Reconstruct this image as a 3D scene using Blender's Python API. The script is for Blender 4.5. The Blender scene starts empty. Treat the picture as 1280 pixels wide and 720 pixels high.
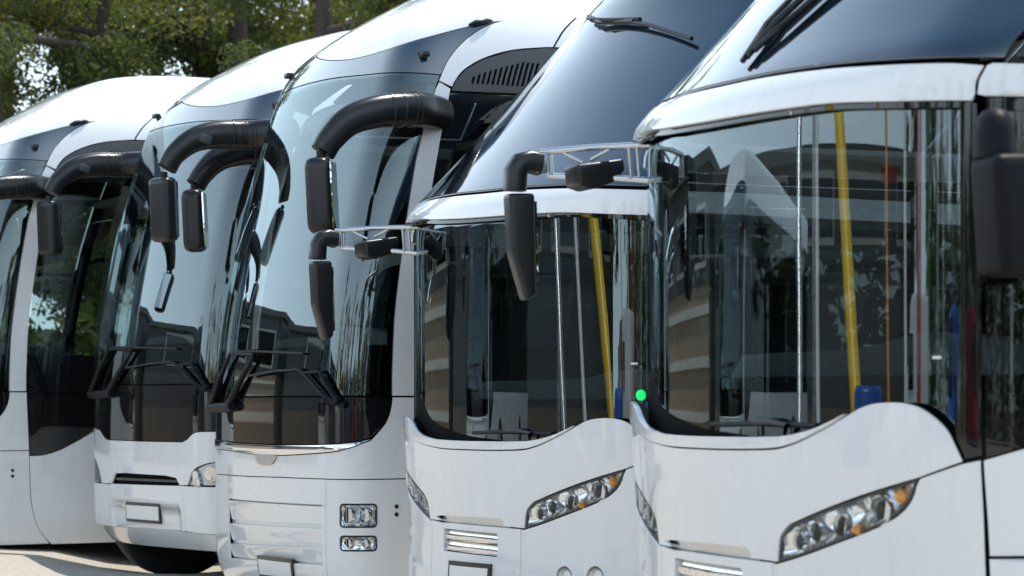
import bpy, bmesh, math, random
import numpy as np
from mathutils import Vector, Matrix
from mathutils.geometry import delaunay_2d_cdt

sc = bpy.context.scene
COL = sc.collection
R = math.radians
EYE = 1.25

# ------------------------------------------------------------------ camera
cam = bpy.data.cameras.new('camera')
cam.sensor_width = 36.0
cam.lens = 3000 / 1280 * 36.0
cam.shift_y = 140 / 1280
cam.clip_start = 0.1
cam.clip_end = 5000
cam.dof.use_dof = True
cam.dof.focus_distance = 13.0
cam.dof.aperture_fstop = 4.6
camo = bpy.data.objects.new('camera', cam)
camo.location = (0, 0, EYE)
camo.rotation_euler = (R(90), 0, 0)
COL.objects.link(camo)
sc.camera = camo

# ------------------------------------------------------------------ light
SUN_EL, SUN_AZ = 73.0, 57.0          # azimuth measured from the view axis (+Y) towards +X
w = bpy.data.worlds.new('World')
sc.world = w
w.use_nodes = True
nt = w.node_tree
bg = nt.nodes['Background']
sky = nt.nodes.new('ShaderNodeTexSky')
sky.sky_type = 'NISHITA'
sky.sun_disc = False
sky.sun_elevation = R(SUN_EL)
sky.sun_rotation = R(SUN_AZ)
sky.air_density = 1.0
sky.dust_density = 0.5
sky.ozone_density = 1.0
# pale summer haze, thick near the horizon and thin overhead
wtc = nt.nodes.new('ShaderNodeTexCoord')
wsp = nt.nodes.new('ShaderNodeSeparateXYZ'); nt.links.new(wtc.outputs['Generated'], wsp.inputs[0])
wr = nt.nodes.new('ShaderNodeMapRange'); wr.inputs['From Min'].default_value = .02; wr.inputs['From Max'].default_value = .92
wr.inputs['To Min'].default_value = .88; wr.inputs['To Max'].default_value = .0; wr.interpolation_type = 'SMOOTHSTEP'
nt.links.new(wsp.outputs[2], wr.inputs['Value'])
wm = nt.nodes.new('ShaderNodeMix'); wm.data_type = 'RGBA'
wm.inputs[7].default_value = (10.0, 11.7, 13.3, 1)
wt = nt.nodes.new('ShaderNodeMix'); wt.data_type = 'RGBA'; wt.blend_type = 'MULTIPLY'; wt.inputs[0].default_value = 1.0
wt.inputs[7].default_value = (.80, 1.0, .98, 1)
nt.links.new(sky.outputs[0], wt.inputs[6])
nt.links.new(wr.outputs[0], wm.inputs[0]); nt.links.new(wt.outputs[2], wm.inputs[6])
nt.links.new(wm.outputs[2], bg.inputs[0])
bg.inputs[1].default_value = 0.13
sl = bpy.data.lights.new('sun', 'SUN')
sl.energy = 3.6
sl.angle = R(0.5)
sl.color = (1.0, 0.95, 0.86)
so = bpy.data.objects.new('sun', sl)
d = Vector((math.sin(R(SUN_AZ)) * math.cos(R(SUN_EL)), math.cos(R(SUN_AZ)) * math.cos(R(SUN_EL)), math.sin(R(SUN_EL))))
so.rotation_euler = d.to_track_quat('Z', 'Y').to_euler()
so.location = d * 60
COL.objects.link(so)
sc.view_settings.view_transform = 'Standard'
sc.view_settings.look = 'None'
sc.view_settings.exposure = 0.54
sc.view_settings.gamma = 1.0
sc.cycles.use_denoising = True
sc.cycles.max_bounces = 10
sc.cycles.transparent_max_bounces = 16
sc.cycles.caustics_reflective = False
sc.cycles.caustics_refractive = False
sc.cycles.sample_clamp_indirect = 8.0

# ------------------------------------------------------------------ materials
def new_mat(name):
    m = bpy.data.materials.new(name)
    m.use_nodes = True
    return m, m.node_tree, m.node_tree.nodes['Principled BSDF']

def mat(name, col, rough=0.5, metal=0.0, coat=0.0, spec=0.5, var=0.0, vscale=6.0, bump=0.0, bscale=200.0, rvar=0.0, coat_rough=0.03, emit=None, estr=0.0):
    m, t, b = new_mat(name)
    b.inputs['Base Color'].default_value = (*col, 1)
    b.inputs['Roughness'].default_value = rough
    b.inputs['Metallic'].default_value = metal
    b.inputs['Coat Weight'].default_value = coat
    b.inputs['Coat Roughness'].default_value = coat_rough
    b.inputs['Specular IOR Level'].default_value = spec
    if emit:
        b.inputs['Emission Color'].default_value = (*emit, 1)
        b.inputs['Emission Strength'].default_value = estr
    tc = None
    if var or bump or rvar:
        tc = t.nodes.new('ShaderNodeTexCoord')
    if var:
        n = t.nodes.new('ShaderNodeTexNoise'); n.inputs['Scale'].default_value = vscale
        n.inputs['Detail'].default_value = 6
        t.links.new(tc.outputs['Object'], n.inputs['Vector'])
        mx = t.nodes.new('ShaderNodeMix'); mx.data_type = 'RGBA'
        mx.inputs[6].default_value = (*[max(0, c * (1 - var)) for c in col], 1)
        mx.inputs[7].default_value = (*[min(1, c * (1 + var)) for c in col], 1)
        t.links.new(n.outputs['Fac'], mx.inputs[0])
        t.links.new(mx.outputs[2], b.inputs['Base Color'])
    if rvar:
        n = t.nodes.new('ShaderNodeTexNoise'); n.inputs['Scale'].default_value = vscale * 1.7
        n.inputs['Detail'].default_value = 5
        t.links.new(tc.outputs['Object'], n.inputs['Vector'])
        mr = t.nodes.new('ShaderNodeMapRange')
        mr.inputs['To Min'].default_value = max(0, rough - rvar)
        mr.inputs['To Max'].default_value = rough + rvar
        t.links.new(n.outputs['Fac'], mr.inputs['Value'])
        t.links.new(mr.outputs[0], b.inputs['Roughness'])
    if bump:
        n = t.nodes.new('ShaderNodeTexNoise'); n.inputs['Scale'].default_value = bscale
        n.inputs['Detail'].default_value = 4
        t.links.new(tc.outputs['Object'], n.inputs['Vector'])
        bp = t.nodes.new('ShaderNodeBump'); bp.inputs['Strength'].default_value = bump
        bp.inputs['Distance'].default_value = 0.004
        t.links.new(n.outputs['Fac'], bp.inputs['Height'])
        t.links.new(bp.outputs[0], b.inputs['Normal'])
    return m

def glass_mat(name, tint, ior=1.6, rough=0.0, dust=0.0, wave=0.0, gcol=(1, 1, 1)):
    """thin pane: clear tinted transmission under a Fresnel mirror coat"""
    m, t, b = new_mat(name)
    t.nodes.remove(b)
    out = t.nodes['Material Output']
    tr = t.nodes.new('ShaderNodeBsdfTransparent'); tr.inputs[0].default_value = (*tint, 1)
    gl = t.nodes.new('ShaderNodeBsdfGlossy'); gl.inputs['Roughness'].default_value = rough
    gl.inputs['Color'].default_value = (*gcol, 1)
    fr = t.nodes.new('ShaderNodeFresnel'); fr.inputs['IOR'].default_value = ior
    mx = t.nodes.new('ShaderNodeMixShader')
    t.links.new(fr.outputs[0], mx.inputs[0]); t.links.new(tr.outputs[0], mx.inputs[1]); t.links.new(gl.outputs[0], mx.inputs[2])
    last = mx
    if wave:
        tc = t.nodes.new('ShaderNodeTexCoord')
        n = t.nodes.new('ShaderNodeTexNoise'); n.inputs['Scale'].default_value = 2.2; n.inputs['Detail'].default_value = 1
        t.links.new(tc.outputs['Object'], n.inputs['Vector'])
        bp = t.nodes.new('ShaderNodeBump'); bp.inputs['Strength'].default_value = wave; bp.inputs['Distance'].default_value = 0.02
        t.links.new(n.outputs['Fac'], bp.inputs['Height'])
        t.links.new(bp.outputs[0], gl.inputs['Normal'])
    if dust:
        df = t.nodes.new('ShaderNodeBsdfDiffuse'); df.inputs[0].default_value = (.5, .48, .44, 1)
        m2 = t.nodes.new('ShaderNodeMixShader'); m2.inputs[0].default_value = dust
        t.links.new(mx.outputs[0], m2.inputs[1]); t.links.new(df.outputs[0], m2.inputs[2]); last = m2
    t.links.new(last.outputs[0], out.inputs[0])
    return m

M = {}
M['white'] = mat('white_paint', (.77, .785, .80), .28, coat=1.0, var=.012, vscale=1.3, rvar=.05)
t = M['white'].node_tree; b = t.nodes['Principled BSDF']                  # thin road film with rain streaks
tc = t.nodes.new('ShaderNodeTexCoord'); mp = t.nodes.new('ShaderNodeMapping'); mp.inputs['Scale'].default_value = (14, 14, 1.1)
t.links.new(tc.outputs['Object'], mp.inputs[0])
n = t.nodes.new('ShaderNodeTexNoise'); n.inputs['Scale'].default_value = 1.6; n.inputs['Detail'].default_value = 6; n.inputs['Roughness'].default_value = .65
t.links.new(mp.outputs[0], n.inputs['Vector'])
n2 = t.nodes.new('ShaderNodeTexNoise'); n2.inputs['Scale'].default_value = 90; n2.inputs['Detail'].default_value = 3
t.links.new(tc.outputs['Object'], n2.inputs['Vector'])
mr = t.nodes.new('ShaderNodeMapRange'); mr.inputs['From Min'].default_value = .52; mr.inputs['From Max'].default_value = .80; mr.inputs['To Max'].default_value = .16
t.links.new(n.outputs['Fac'], mr.inputs['Value'])
mr2 = t.nodes.new('ShaderNodeMapRange'); mr2.inputs['From Min'].default_value = .70; mr2.inputs['From Max'].default_value = .78; mr2.inputs['To Max'].default_value = .30
t.links.new(n2.outputs['Fac'], mr2.inputs['Value'])
ad = t.nodes.new('ShaderNodeMath'); ad.operation = 'MAXIMUM'; t.links.new(mr.outputs[0], ad.inputs[0]); t.links.new(mr2.outputs[0], ad.inputs[1])
old = b.inputs['Base Color'].links[0].from_socket
mx = t.nodes.new('ShaderNodeMix'); mx.data_type = 'RGBA'; mx.inputs[7].default_value = (.42, .38, .33, 1)
t.links.new(ad.outputs[0], mx.inputs[0]); t.links.new(old, mx.inputs[6]); t.links.new(mx.outputs[2], b.inputs['Base Color'])
M['silver'] = mat('satin_silver', (.62, .64, .66), .28, metal=1.0, rvar=.05)
M['chrome'] = mat('chrome', (.82, .82, .82), .08, metal=1.0)
M['black'] = mat('black_gap', (.004, .004, .005), .8, spec=.08)
M['plastic'] = mat('black_plastic', (.010, .010, .012), .30, spec=.45, var=.15, vscale=20, bump=.05, bscale=500, rvar=.06)
M['mplastic'] = mat('mirror_shell', (.006, .006, .009), .5, spec=.15, bump=.05, bscale=500)
M['rubber'] = mat('black_rubber', (.012, .012, .012), .7)
M['gloss'] = mat('black_gloss', (.006, .007, .008), .03, spec=.6)
M['mask'] = mat('dark_blue_gloss', (.016, .030, .046), .08, coat=1.0, spec=.9)
M['mask'].node_tree.nodes['Principled BSDF'].inputs['Coat IOR'].default_value = 1.9
M['dome'] = mat('dark_dome_glass', (.003, .008, .016), .05, coat=1.0, spec=.5, coat_rough=.02)
M['dome'].node_tree.nodes['Principled BSDF'].inputs['Coat IOR'].default_value = 1.95
M['grey'] = mat('dark_grey_trim', (.045, .05, .056), .45, rvar=.06)
M['plate'] = mat('plate_white', (.84, .83, .80), .4)
M['glass'] = glass_mat('windscreen_glass', (.68, .76, .75), 2.05, wave=.03, gcol=(.82, .96, 1.0))
M['sglass'] = glass_mat('side_glass', (.48, .55, .54), 1.6, wave=.05)
M['lens'] = glass_mat('lamp_lens', (.96, .98, .98), 1.35)
M['amber'] = mat('amber_lens', (.75, .30, .03), .15, coat=1.0)
M['bulb'] = mat('projector_lens', (.42, .47, .53), .06, metal=.8, coat=1.0)
M['refl'] = mat('lamp_reflector', (.93, .94, .95), .12, metal=.75)
M['inter'] = mat('interior_grey', (.085, .092, .096), .7, var=.2)
M['interl'] = mat('interior_light', (.34, .33, .31), .7, var=.1)
M['seat'] = mat('seat_cloth', (.05, .07, .12), .9, var=.3, vscale=30)
M['dash'] = mat('dashboard', (.11, .135, .14), .55, bump=.1)
M['green'] = mat('green_sticker_glow', (.0, .62, .10), .5, emit=(0, .9, .2), estr=0.55)  # the sticker's glow is put in as emission
M['red'] = mat('red_plastic', (.45, .03, .03), .4)
M['stick'] = mat('white_sticker', (.75, .75, .75), .5)
M['ring'] = mat('lamp_tube', (.60, .63, .67), .12, metal=1.0)
M['mirror'] = mat('mirror_glass', (.9, .9, .9), .01, metal=1.0)

# ------------------------------------------------------------------ object helpers
def link(o, parent=None):
    COL.objects.link(o)
    if parent is not None:
        o.parent = parent
    return o

def tag(o, label=None, cat=None, group=None, kind=None):
    if label: o['label'] = label
    if cat: o['category'] = cat
    if group: o['group'] = group
    if kind: o['kind'] = kind
    return o

def empty(name, loc=(0, 0, 0), rz=0.0):
    o = bpy.data.objects.new(name, None)
    o.empty_display_size = .3
    o.location = loc
    o.rotation_euler = (0, 0, rz)
    return link(o)

def mobj(name, verts, faces, material, parent=None, smooth=True, normals=None, mats=None, midx=None):
    me = bpy.data.meshes.new(name)
    me.from_pydata([tuple(map(float, v)) for v in verts], [], [tuple(int(i) for i in f) for f in faces])
    for m_ in (mats or [material]):
        me.materials.append(m_)
    me.polygons.foreach_set('use_smooth', [bool(smooth)] * len(me.polygons))
    if midx is not None:
        me.polygons.foreach_set('material_index', midx)
    me.update()
    if normals is not None:
        me.normals_split_custom_set([tuple(map(float, n)) for n in normals])
    return link(bpy.data.objects.new(name, me), parent)

def bm_obj(name, bm, material, parent=None, smooth=False, autos=None):
    me = bpy.data.meshes.new(name)
    bm.to_mesh(me); bm.free()
    me.materials.append(material)
    if smooth or autos:
        me.polygons.foreach_set('use_smooth', [True] * len(me.polygons))
        if autos:
            me.set_sharp_from_angle(angle=R(autos))
    return link(bpy.data.objects.new(name, me), parent)

def add_box(bm, c, s, rot=None, bev=0.0, seg=2):
    r = bmesh.ops.create_cube(bm, size=1.0)
    vs = r['verts']
    mx = Matrix.Translation(c) @ (rot.to_4x4() if rot else Matrix()) @ Matrix.Diagonal((*s, 1))
    bmesh.ops.transform(bm, matrix=mx, verts=vs)
    if bev:
        es = list({e for v in vs for e in v.link_edges})
        bmesh.ops.bevel(bm, geom=es, offset=bev, segments=seg, affect='EDGES', profile=.6)

def box(name, c, s, material, parent=None, rot=None, bev=0.0, seg=2):
    bm = bmesh.new(); add_box(bm, c, s, rot, bev, seg)
    return bm_obj(name, bm, material, parent, autos=40 if bev else None)

def catmull(pts, n=6, closed=False):
    p = [np.array(q, float) for q in pts]
    out = []
    N_ = len(p)
    for i in range(N_ if closed else N_ - 1):
        a, b = p[i], p[(i + 1) % N_]
        pm = p[i - 1] if (i > 0 or closed) else 2 * a - b
        pn = p[(i + 2) % N_] if (i + 2 < N_ or closed) else 2 * b - a
        for k in range(n):
            t = k / n
            out.append(.5 * ((2 * a) + (-pm + b) * t + (2 * pm - 5 * a + 4 * b - pn) * t * t + (-pm + 3 * a - 3 * b + pn) * t ** 3))
    if not closed: out.append(p[-1])
    return out

def tube_mesh(path, rad, segs=12, up=(0, 0, 1), power=2.0):
    """swept tube; rad = list of r or (ra, rb): ra across, rb along the up direction"""
    P = [np.array(p, float) for p in path]
    n = len(P)
    V, Fc = [], []
    up = np.array(up, float)
    for i in range(n):
        t = P[min(i + 1, n - 1)] - P[max(i - 1, 0)]
        t /= np.linalg.norm(t) + 1e-12
        a = np.cross(t, up)
        if np.linalg.norm(a) < 1e-3: a = np.cross(t, np.array((1., 0, 0)))
        a /= np.linalg.norm(a)
        b = np.cross(a, t)
        r = rad[i] if isinstance(rad, (list, tuple, np.ndarray)) and len(rad) == n else rad
        ra, rb = (r if isinstance(r, (tuple, list)) else (r, r))
        for k in range(segs):
            th = 2 * math.pi * k / segs
            c, s = math.cos(th), math.sin(th)
            e = 2 / power
            cc = math.copysign(abs(c) ** e, c); ss = math.copysign(abs(s) ** e, s)
            V.append(P[i] + a * ra * cc + b * rb * ss)
    for i in range(n - 1):
        for k in range(segs):
            k2 = (k + 1) % segs
            Fc.append((i * segs + k, (i + 1) * segs + k, (i + 1) * segs + k2, i * segs + k2))
    Fc.append(tuple(range(segs)))
    Fc.append(tuple((n - 1) * segs + k for k in reversed(range(segs))))
    return V, Fc

def tube(name, path, rad, material, parent=None, segs=12, up=(0, 0, 1), power=2.0, angle=50):
    V, Fc = tube_mesh(path, rad, segs, up, power)
    o = mobj(name, V, Fc, material, parent)
    bm = bmesh.new(); bm.from_mesh(o.data); bmesh.ops.recalc_face_normals(bm, faces=bm.faces); bm.to_mesh(o.data); bm.free()
    o.data.polygons.foreach_set('use_smooth', [True] * len(o.data.polygons))
    o.data.set_sharp_from_angle(angle=R(angle))
    return o

def tubes(name, items, material, parent=None, segs=8):
    V, Fc = [], []
    for path, rad in items:
        v, f = tube_mesh(path, rad, segs)
        k = len(V); V += v; Fc += [tuple(i + k for i in q) for q in f]
    o = mobj(name, V, Fc, material, parent)
    bm = bmesh.new(); bm.from_mesh(o.data); bmesh.ops.recalc_face_normals(bm, faces=bm.faces); bm.to_mesh(o.data); bm.free()
    o.data.polygons.foreach_set('use_smooth', [True] * len(o.data.polygons))
    o.data.set_sharp_from_angle(angle=R(50))
    return o

def copy_tree(o, parent=None):
    c = o.copy()
    COL.objects.link(c)
    if parent is not None: c.parent = parent
    for ch in list(o.children):
        copy_tree(ch, c)
    return c

# ------------------------------------------------------------------ swept coach body surface
class Surf:
    """point P(s, z): s = metres round the plan outline from the nose centre (positive to the coach's left), z = height"""
    def __init__(s, k0, hw, W, prof, x0=0.0):
        n = 4001; L = 3.2; t = np.linspace(0, L, n)
        lo, hi = .3, 1.6
        for _ in range(50):
            c = (lo + hi) / 2
            B = np.where(np.abs(t - c) < hw, (1 + np.cos(np.pi * (t - c) / hw)) / 2, 0)
            q = np.clip((c + hw - t) / (2 * hw), 0, 1); q = q * q * (3 - 2 * q)
            base = float(np.sum(k0 * q) * (t[1] - t[0])); kc = (np.pi / 2 - base) / hw
            kap = k0 * q + kc * B
            th = np.concatenate([[0], np.cumsum((kap[1:] + kap[:-1]) / 2 * np.diff(t))])
            cs, sn = np.cos(th), np.sin(th)
            y = np.concatenate([[0], np.cumsum((cs[1:] + cs[:-1]) / 2 * np.diff(t))])
            x = -np.concatenate([[0], np.cumsum((sn[1:] + sn[:-1]) / 2 * np.diff(t))])
            if y[-1] > W: hi = c
            else: lo = c
        s.t, s.x, s.y, s.L, s.W, s.x0 = t, x, y, L, W, x0
        p = np.array(prof, float); s.pz, s.pf, s.ps = p[:, 0], p[:, 1], p[:, 2]
        s.mf = s._slopes(s.pf); s.ms = s._slopes(s.ps)
    def _slopes(s, v):
        h = np.diff(s.pz); d = np.diff(v) / h; m = np.zeros(len(v)); m[0] = d[0]; m[-1] = d[-1]
        for i in range(1, len(v) - 1):
            if d[i - 1] * d[i] > 0:
                w1 = 2 * h[i] + h[i - 1]; w2 = h[i] + 2 * h[i - 1]; m[i] = (w1 + w2) / (w1 / d[i - 1] + w2 / d[i])
        return m
    def _ev(s, v, m, z):
        z = np.clip(z, s.pz[0], s.pz[-1]); i = np.clip(np.searchsorted(s.pz, z) - 1, 0, len(s.pz) - 2)
        h = s.pz[i + 1] - s.pz[i]; u = (z - s.pz[i]) / h
        return ((1 + 2 * u) * (1 - u) ** 2 * v[i] + u * (1 - u) ** 2 * h * m[i] + u * u * (3 - 2 * u) * v[i + 1] + u * u * (u - 1) * h * m[i + 1])
    def P(s, a, z, off=None):
        a = np.asarray(a, float); z = np.asarray(z, float)
        b = np.abs(a)
        x = np.interp(b, s.t, s.x) - np.maximum(b - s.L, 0); y = np.interp(b, s.t, s.y)
        X = s.x0 + x - s._ev(s.pf, s.mf, z); Y = np.sign(a) * y * (1 - s._ev(s.ps, s.ms, z) / s.W)
        q = np.stack(np.broadcast_arrays(X, Y, z), -1)
        if off is not None:
            q = q + s.N(a, z) * np.asarray(off, float)[..., None]
        return q
    def N(s, a, z):
        e = 2e-3; a = np.asarray(a, float); z = np.asarray(z, float)
        zz = np.clip(z, s.pz[0] + e, s.pz[-1] - e)
        n = np.cross(s.P(a + e, zz) - s.P(a - e, zz), s.P(a, zz + e) - s.P(a, zz - e))
        return n / np.maximum(np.linalg.norm(n, axis=-1, keepdims=True), 1e-12)
    def pt(s, a, z, off=0.0):
        return s.P(np.array([a]), np.array([z]), np.array([off]))[0]

HIGH = Surf(.12, .28, 1.275, [(.06, .15, .06), (.15, .08, .02), (.35, .01, .0), (.6, 0, 0), (1.3, .0, .0), (1.7, .03, .0), (2.4, .15, .01), (3.0, .31, .05), (3.28, .40, .09), (3.45, .49, .13), (3.6, .66, .20), (3.75, .90, .30), (3.9, 1.22, .45), (3.99, 1.65, .70), (4.03, 2.3, .95), (4.045, 3.0, 1.268)], x0=.13)
LOW = Surf(.30, .40, 1.275, [(.1, .10, .06), (.2, .04, .03), (.4, .02, .0), (.7, .03, .0), (.9, .02, .0), (1.2, .0, .0), (1.5, .0, .0), (2.2, .0, .0), (2.30, .01, .0), (2.34, .03, .003), (2.38, .065, .007), (2.42, .105, .012), (2.46, .145, .02), (2.6, .275, .05), (2.9, .54, .12), (3.2, .80, .22), (3.5, 1.04, .36), (3.7, 1.36, .52), (3.85, 1.8, .75), (3.93, 2.3, 1.0), (3.95, 2.8, 1.268)], x0=.10)

def inside(px, pz, poly):
    r = np.zeros(len(px), bool)
    n = len(poly)
    for i in range(n):
        x1, y1 = poly[i]; x2, y2 = poly[(i + 1) % n]
        if y1 == y2: continue
        c = ((y1 > pz) != (y2 > pz))
        r ^= c & (px < (x2 - x1) * (pz - y1) / (y2 - y1) + x1)
    return r

S_GRID = np.concatenate([-np.arange(2.6, 13.2, .5)[::-1], np.arange(-2.2, 2.21, .055), np.arange(2.6, 13.2, .5)])
def z_grid(S):
    zs = [S.pz[0]]
    z = S.pz[0]
    while z < S.pz[-1]:
        dz = .06
        while dz > .004:
            q = S.P(np.array([0., 1.6]), np.array([z, z])); q2 = S.P(np.array([0., 1.6]), np.array([min(z + dz, S.pz[-1])] * 2))
            if np.linalg.norm(q2 - q, axis=1).max() < .085: break
            dz *= .7
        z += dz; zs.append(z)
    return np.array(zs[:-1])
ZG = {id(HIGH): z_grid(HIGH), id(LOW): z_grid(LOW)}

def resample(S, poly, tol):
    out = []
    n = len(poly)
    for i in range(n):
        a, b = np.array(poly[i], float), np.array(poly[(i + 1) % n], float)
        t = np.linspace(0, 1, 41)
        q = a[None] + (b - a)[None] * t[:, None]
        p3 = S.P(q[:, 0], q[:, 1])
        L = np.linalg.norm(np.diff(p3, axis=0), axis=1)
        far = np.abs(q[:-1, 0]) > 2.4
        k = max(1, int(math.ceil((L / np.where(far, .45, tol)).sum())))
        cl = np.concatenate([[0], np.cumsum(L)])
        for j in range(k):
            u = np.interp(cl[-1] * j / k, cl, t)
            out.append(tuple(a + (b - a) * u))
    return out

def panel(name, parent, S, poly, material, off=0.0, thick=.010, holes=(), tol=.05, fine=1.0):
    """a curved sheet cut to the outline `poly` (s, z) on the body surface, with real edges"""
    loops = [resample(S, poly, tol)] + [resample(S, h, tol) for h in holes]
    if sum(a[0] * b[1] - b[0] * a[1] for a, b in zip(loops[0], loops[0][1:] + loops[0][:1])) < 0: loops[0].reverse()
    verts, edges = [], []
    for lp in loops:
        k = len(verts); verts += lp
        edges += [(k + i, k + (i + 1) % len(lp)) for i in range(len(lp))]
    bp = np.array(verts)
    sg = S_GRID[(S_GRID > bp[:, 0].min()) & (S_GRID < bp[:, 0].max())]
    zg = ZG[id(S)]; zg = zg[(zg > bp[:, 1].min()) & (zg < bp[:, 1].max())]
    if len(sg) and len(zg):
        A, Z = np.meshgrid(sg, zg, indexing='ij'); A, Z = A.ravel(), Z.ravel()
        ok = inside(A, Z, loops[0])
        for h in loops[1:]: ok &= ~inside(A, Z, h)
        A, Z = A[ok], Z[ok]
        if len(A):
            sx = np.where(np.abs(A) > 2.4, .1, 1.0)
            keep = np.ones(len(A), bool)
            for c in range(0, len(A), 2000):
                dd = (((A[c:c + 2000, None] - bp[None, :, 0]) * sx[c:c + 2000, None]) ** 2 + (Z[c:c + 2000, None] - bp[None, :, 1]) ** 2).min(1)
                keep[c:c + 2000] = dd > .012 ** 2
            verts += list(zip(A[keep], Z[keep]))
    vo, _, fo, *_ = delaunay_2d_cdt([Vector((float(a), float(b))) for a, b in verts], edges, [], 0, 1e-7)
    vo = np.array([tuple(v) for v in vo])
    tri = np.array([f for f in fo if len(f) == 3])
    ce = vo[tri].mean(1)
    ok = inside(ce[:, 0], ce[:, 1], loops[0])
    for h in loops[1:]: ok &= ~inside(ce[:, 0], ce[:, 1], h)
    tri = tri[ok]
    ar = (vo[tri[:, 1], 0] - vo[tri[:, 0], 0]) * (vo[tri[:, 2], 1] - vo[tri[:, 0], 1]) - (vo[tri[:, 2], 0] - vo[tri[:, 0], 0]) * (vo[tri[:, 1], 1] - vo[tri[:, 0], 1])
    tri = np.where((ar < 0)[:, None], tri[:, ::-1], tri)
    used = np.unique(tri); rem = -np.ones(len(vo), int); rem[used] = np.arange(len(used))
    vo = vo[used]; tri = rem[tri]
    o_ = off(vo[:, 0], vo[:, 1]) if callable(off) else np.full(len(vo), float(off))
    Nn = S.N(vo[:, 0], vo[:, 1])
    base = S.P(vo[:, 0], vo[:, 1])
    top = base + Nn * o_[:, None]
    if callable(off):                                     # the relief has its own slope: take normals from the shaped sheet
        e = 2e-3
        def q(a, z): return S.P(a, z, off(a, z))
        Nn2 = np.cross(q(vo[:, 0] + e, vo[:, 1]) - q(vo[:, 0] - e, vo[:, 1]), q(vo[:, 0], vo[:, 1] + e) - q(vo[:, 0], vo[:, 1] - e))
        Nn2 /= np.maximum(np.linalg.norm(Nn2, axis=1, keepdims=True), 1e-12)
    else: Nn2 = Nn
    V = [tuple(p) for p in top]
    Fc = [tuple(t) for t in tri]
    norms = [Nn2[i] for t in tri for i in t]
    if thick:
        n = len(top)
        low = top - Nn * thick
        V += [tuple(p) for p in low]
        Fc += [tuple(int(i) + n for i in t[::-1]) for t in tri]
        norms += [-Nn2[i] for t in tri for i in t[::-1]]
        cnt = {}
        for t in tri:
            for i in range(3):
                a, b = int(t[i]), int(t[(i + 1) % 3]); cnt[(a, b)] = 1
        for (a, b) in list(cnt):
            if (b, a) not in cnt:
                fn = np.cross(top[b] - top[a], -(Nn[a] + Nn[b]))
                fn = -fn if False else fn
                fn /= max(np.linalg.norm(fn), 1e-12)
                Fc.append((b, a, a + n, b + n))
                nn = [-fn] * 4
                # outward edge normal
                mid = np.cross(Nn[a], top[b] - top[a]); mid = -mid / max(np.linalg.norm(mid), 1e-12)
                norms += [mid * .7 + Nn2[b] * .7, mid * .7 + Nn2[a] * .7, mid, mid]
    norms = [v / max(np.linalg.norm(v), 1e-9) for v in norms]
    return mobj(name, V, Fc, material, parent, True, norms)

def sm(*pts, n=5):
    return [tuple(p) for p in catmull(pts, n)]
def mir(pts):
    return [(-a, z) for a, z in reversed(pts)]
def oval(cs, cz, rs, rz, n=20):
    return [(cs + rs * math.cos(2 * math.pi * k / n), cz + rz * math.sin(2 * math.pi * k / n)) for k in range(n)]
def rrect(a0, z0, a1, z1, r=.02, n=4):
    out = []
    for cx, cy, st in ((a1 - r, z1 - r, 0), (a0 + r, z1 - r, 90), (a0 + r, z0 + r, 180), (a1 - r, z0 + r, 270)):
        for k in range(n + 1):
            t = R(st + 90 * k / n); out.append((cx + r * math.cos(t), cy + r * math.sin(t)))
    return out
def grow(poly, d):
    """offset a ccw/cw outline outwards by d"""
    p = np.array(poly, float); n = len(p)
    ar = sum(p[i, 0] * p[(i + 1) % n, 1] - p[(i + 1) % n, 0] * p[i, 1] for i in range(n))
    sg = 1 if ar > 0 else -1
    out = []
    for i in range(n):
        e1 = p[i] - p[i - 1]; e2 = p[(i + 1) % n] - p[i]
        n1 = np.array((e1[1], -e1[0])) / (np.linalg.norm(e1) + 1e-9) * sg
        n2 = np.array((e2[1], -e2[0])) / (np.linalg.norm(e2) + 1e-9) * sg
        b = n1 + n2; b /= (np.linalg.norm(b) + 1e-9)
        k = min(1 / max(b @ n1, .35), 2.5)
        out.append(tuple(p[i] + b * d * k))
    return out

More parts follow.
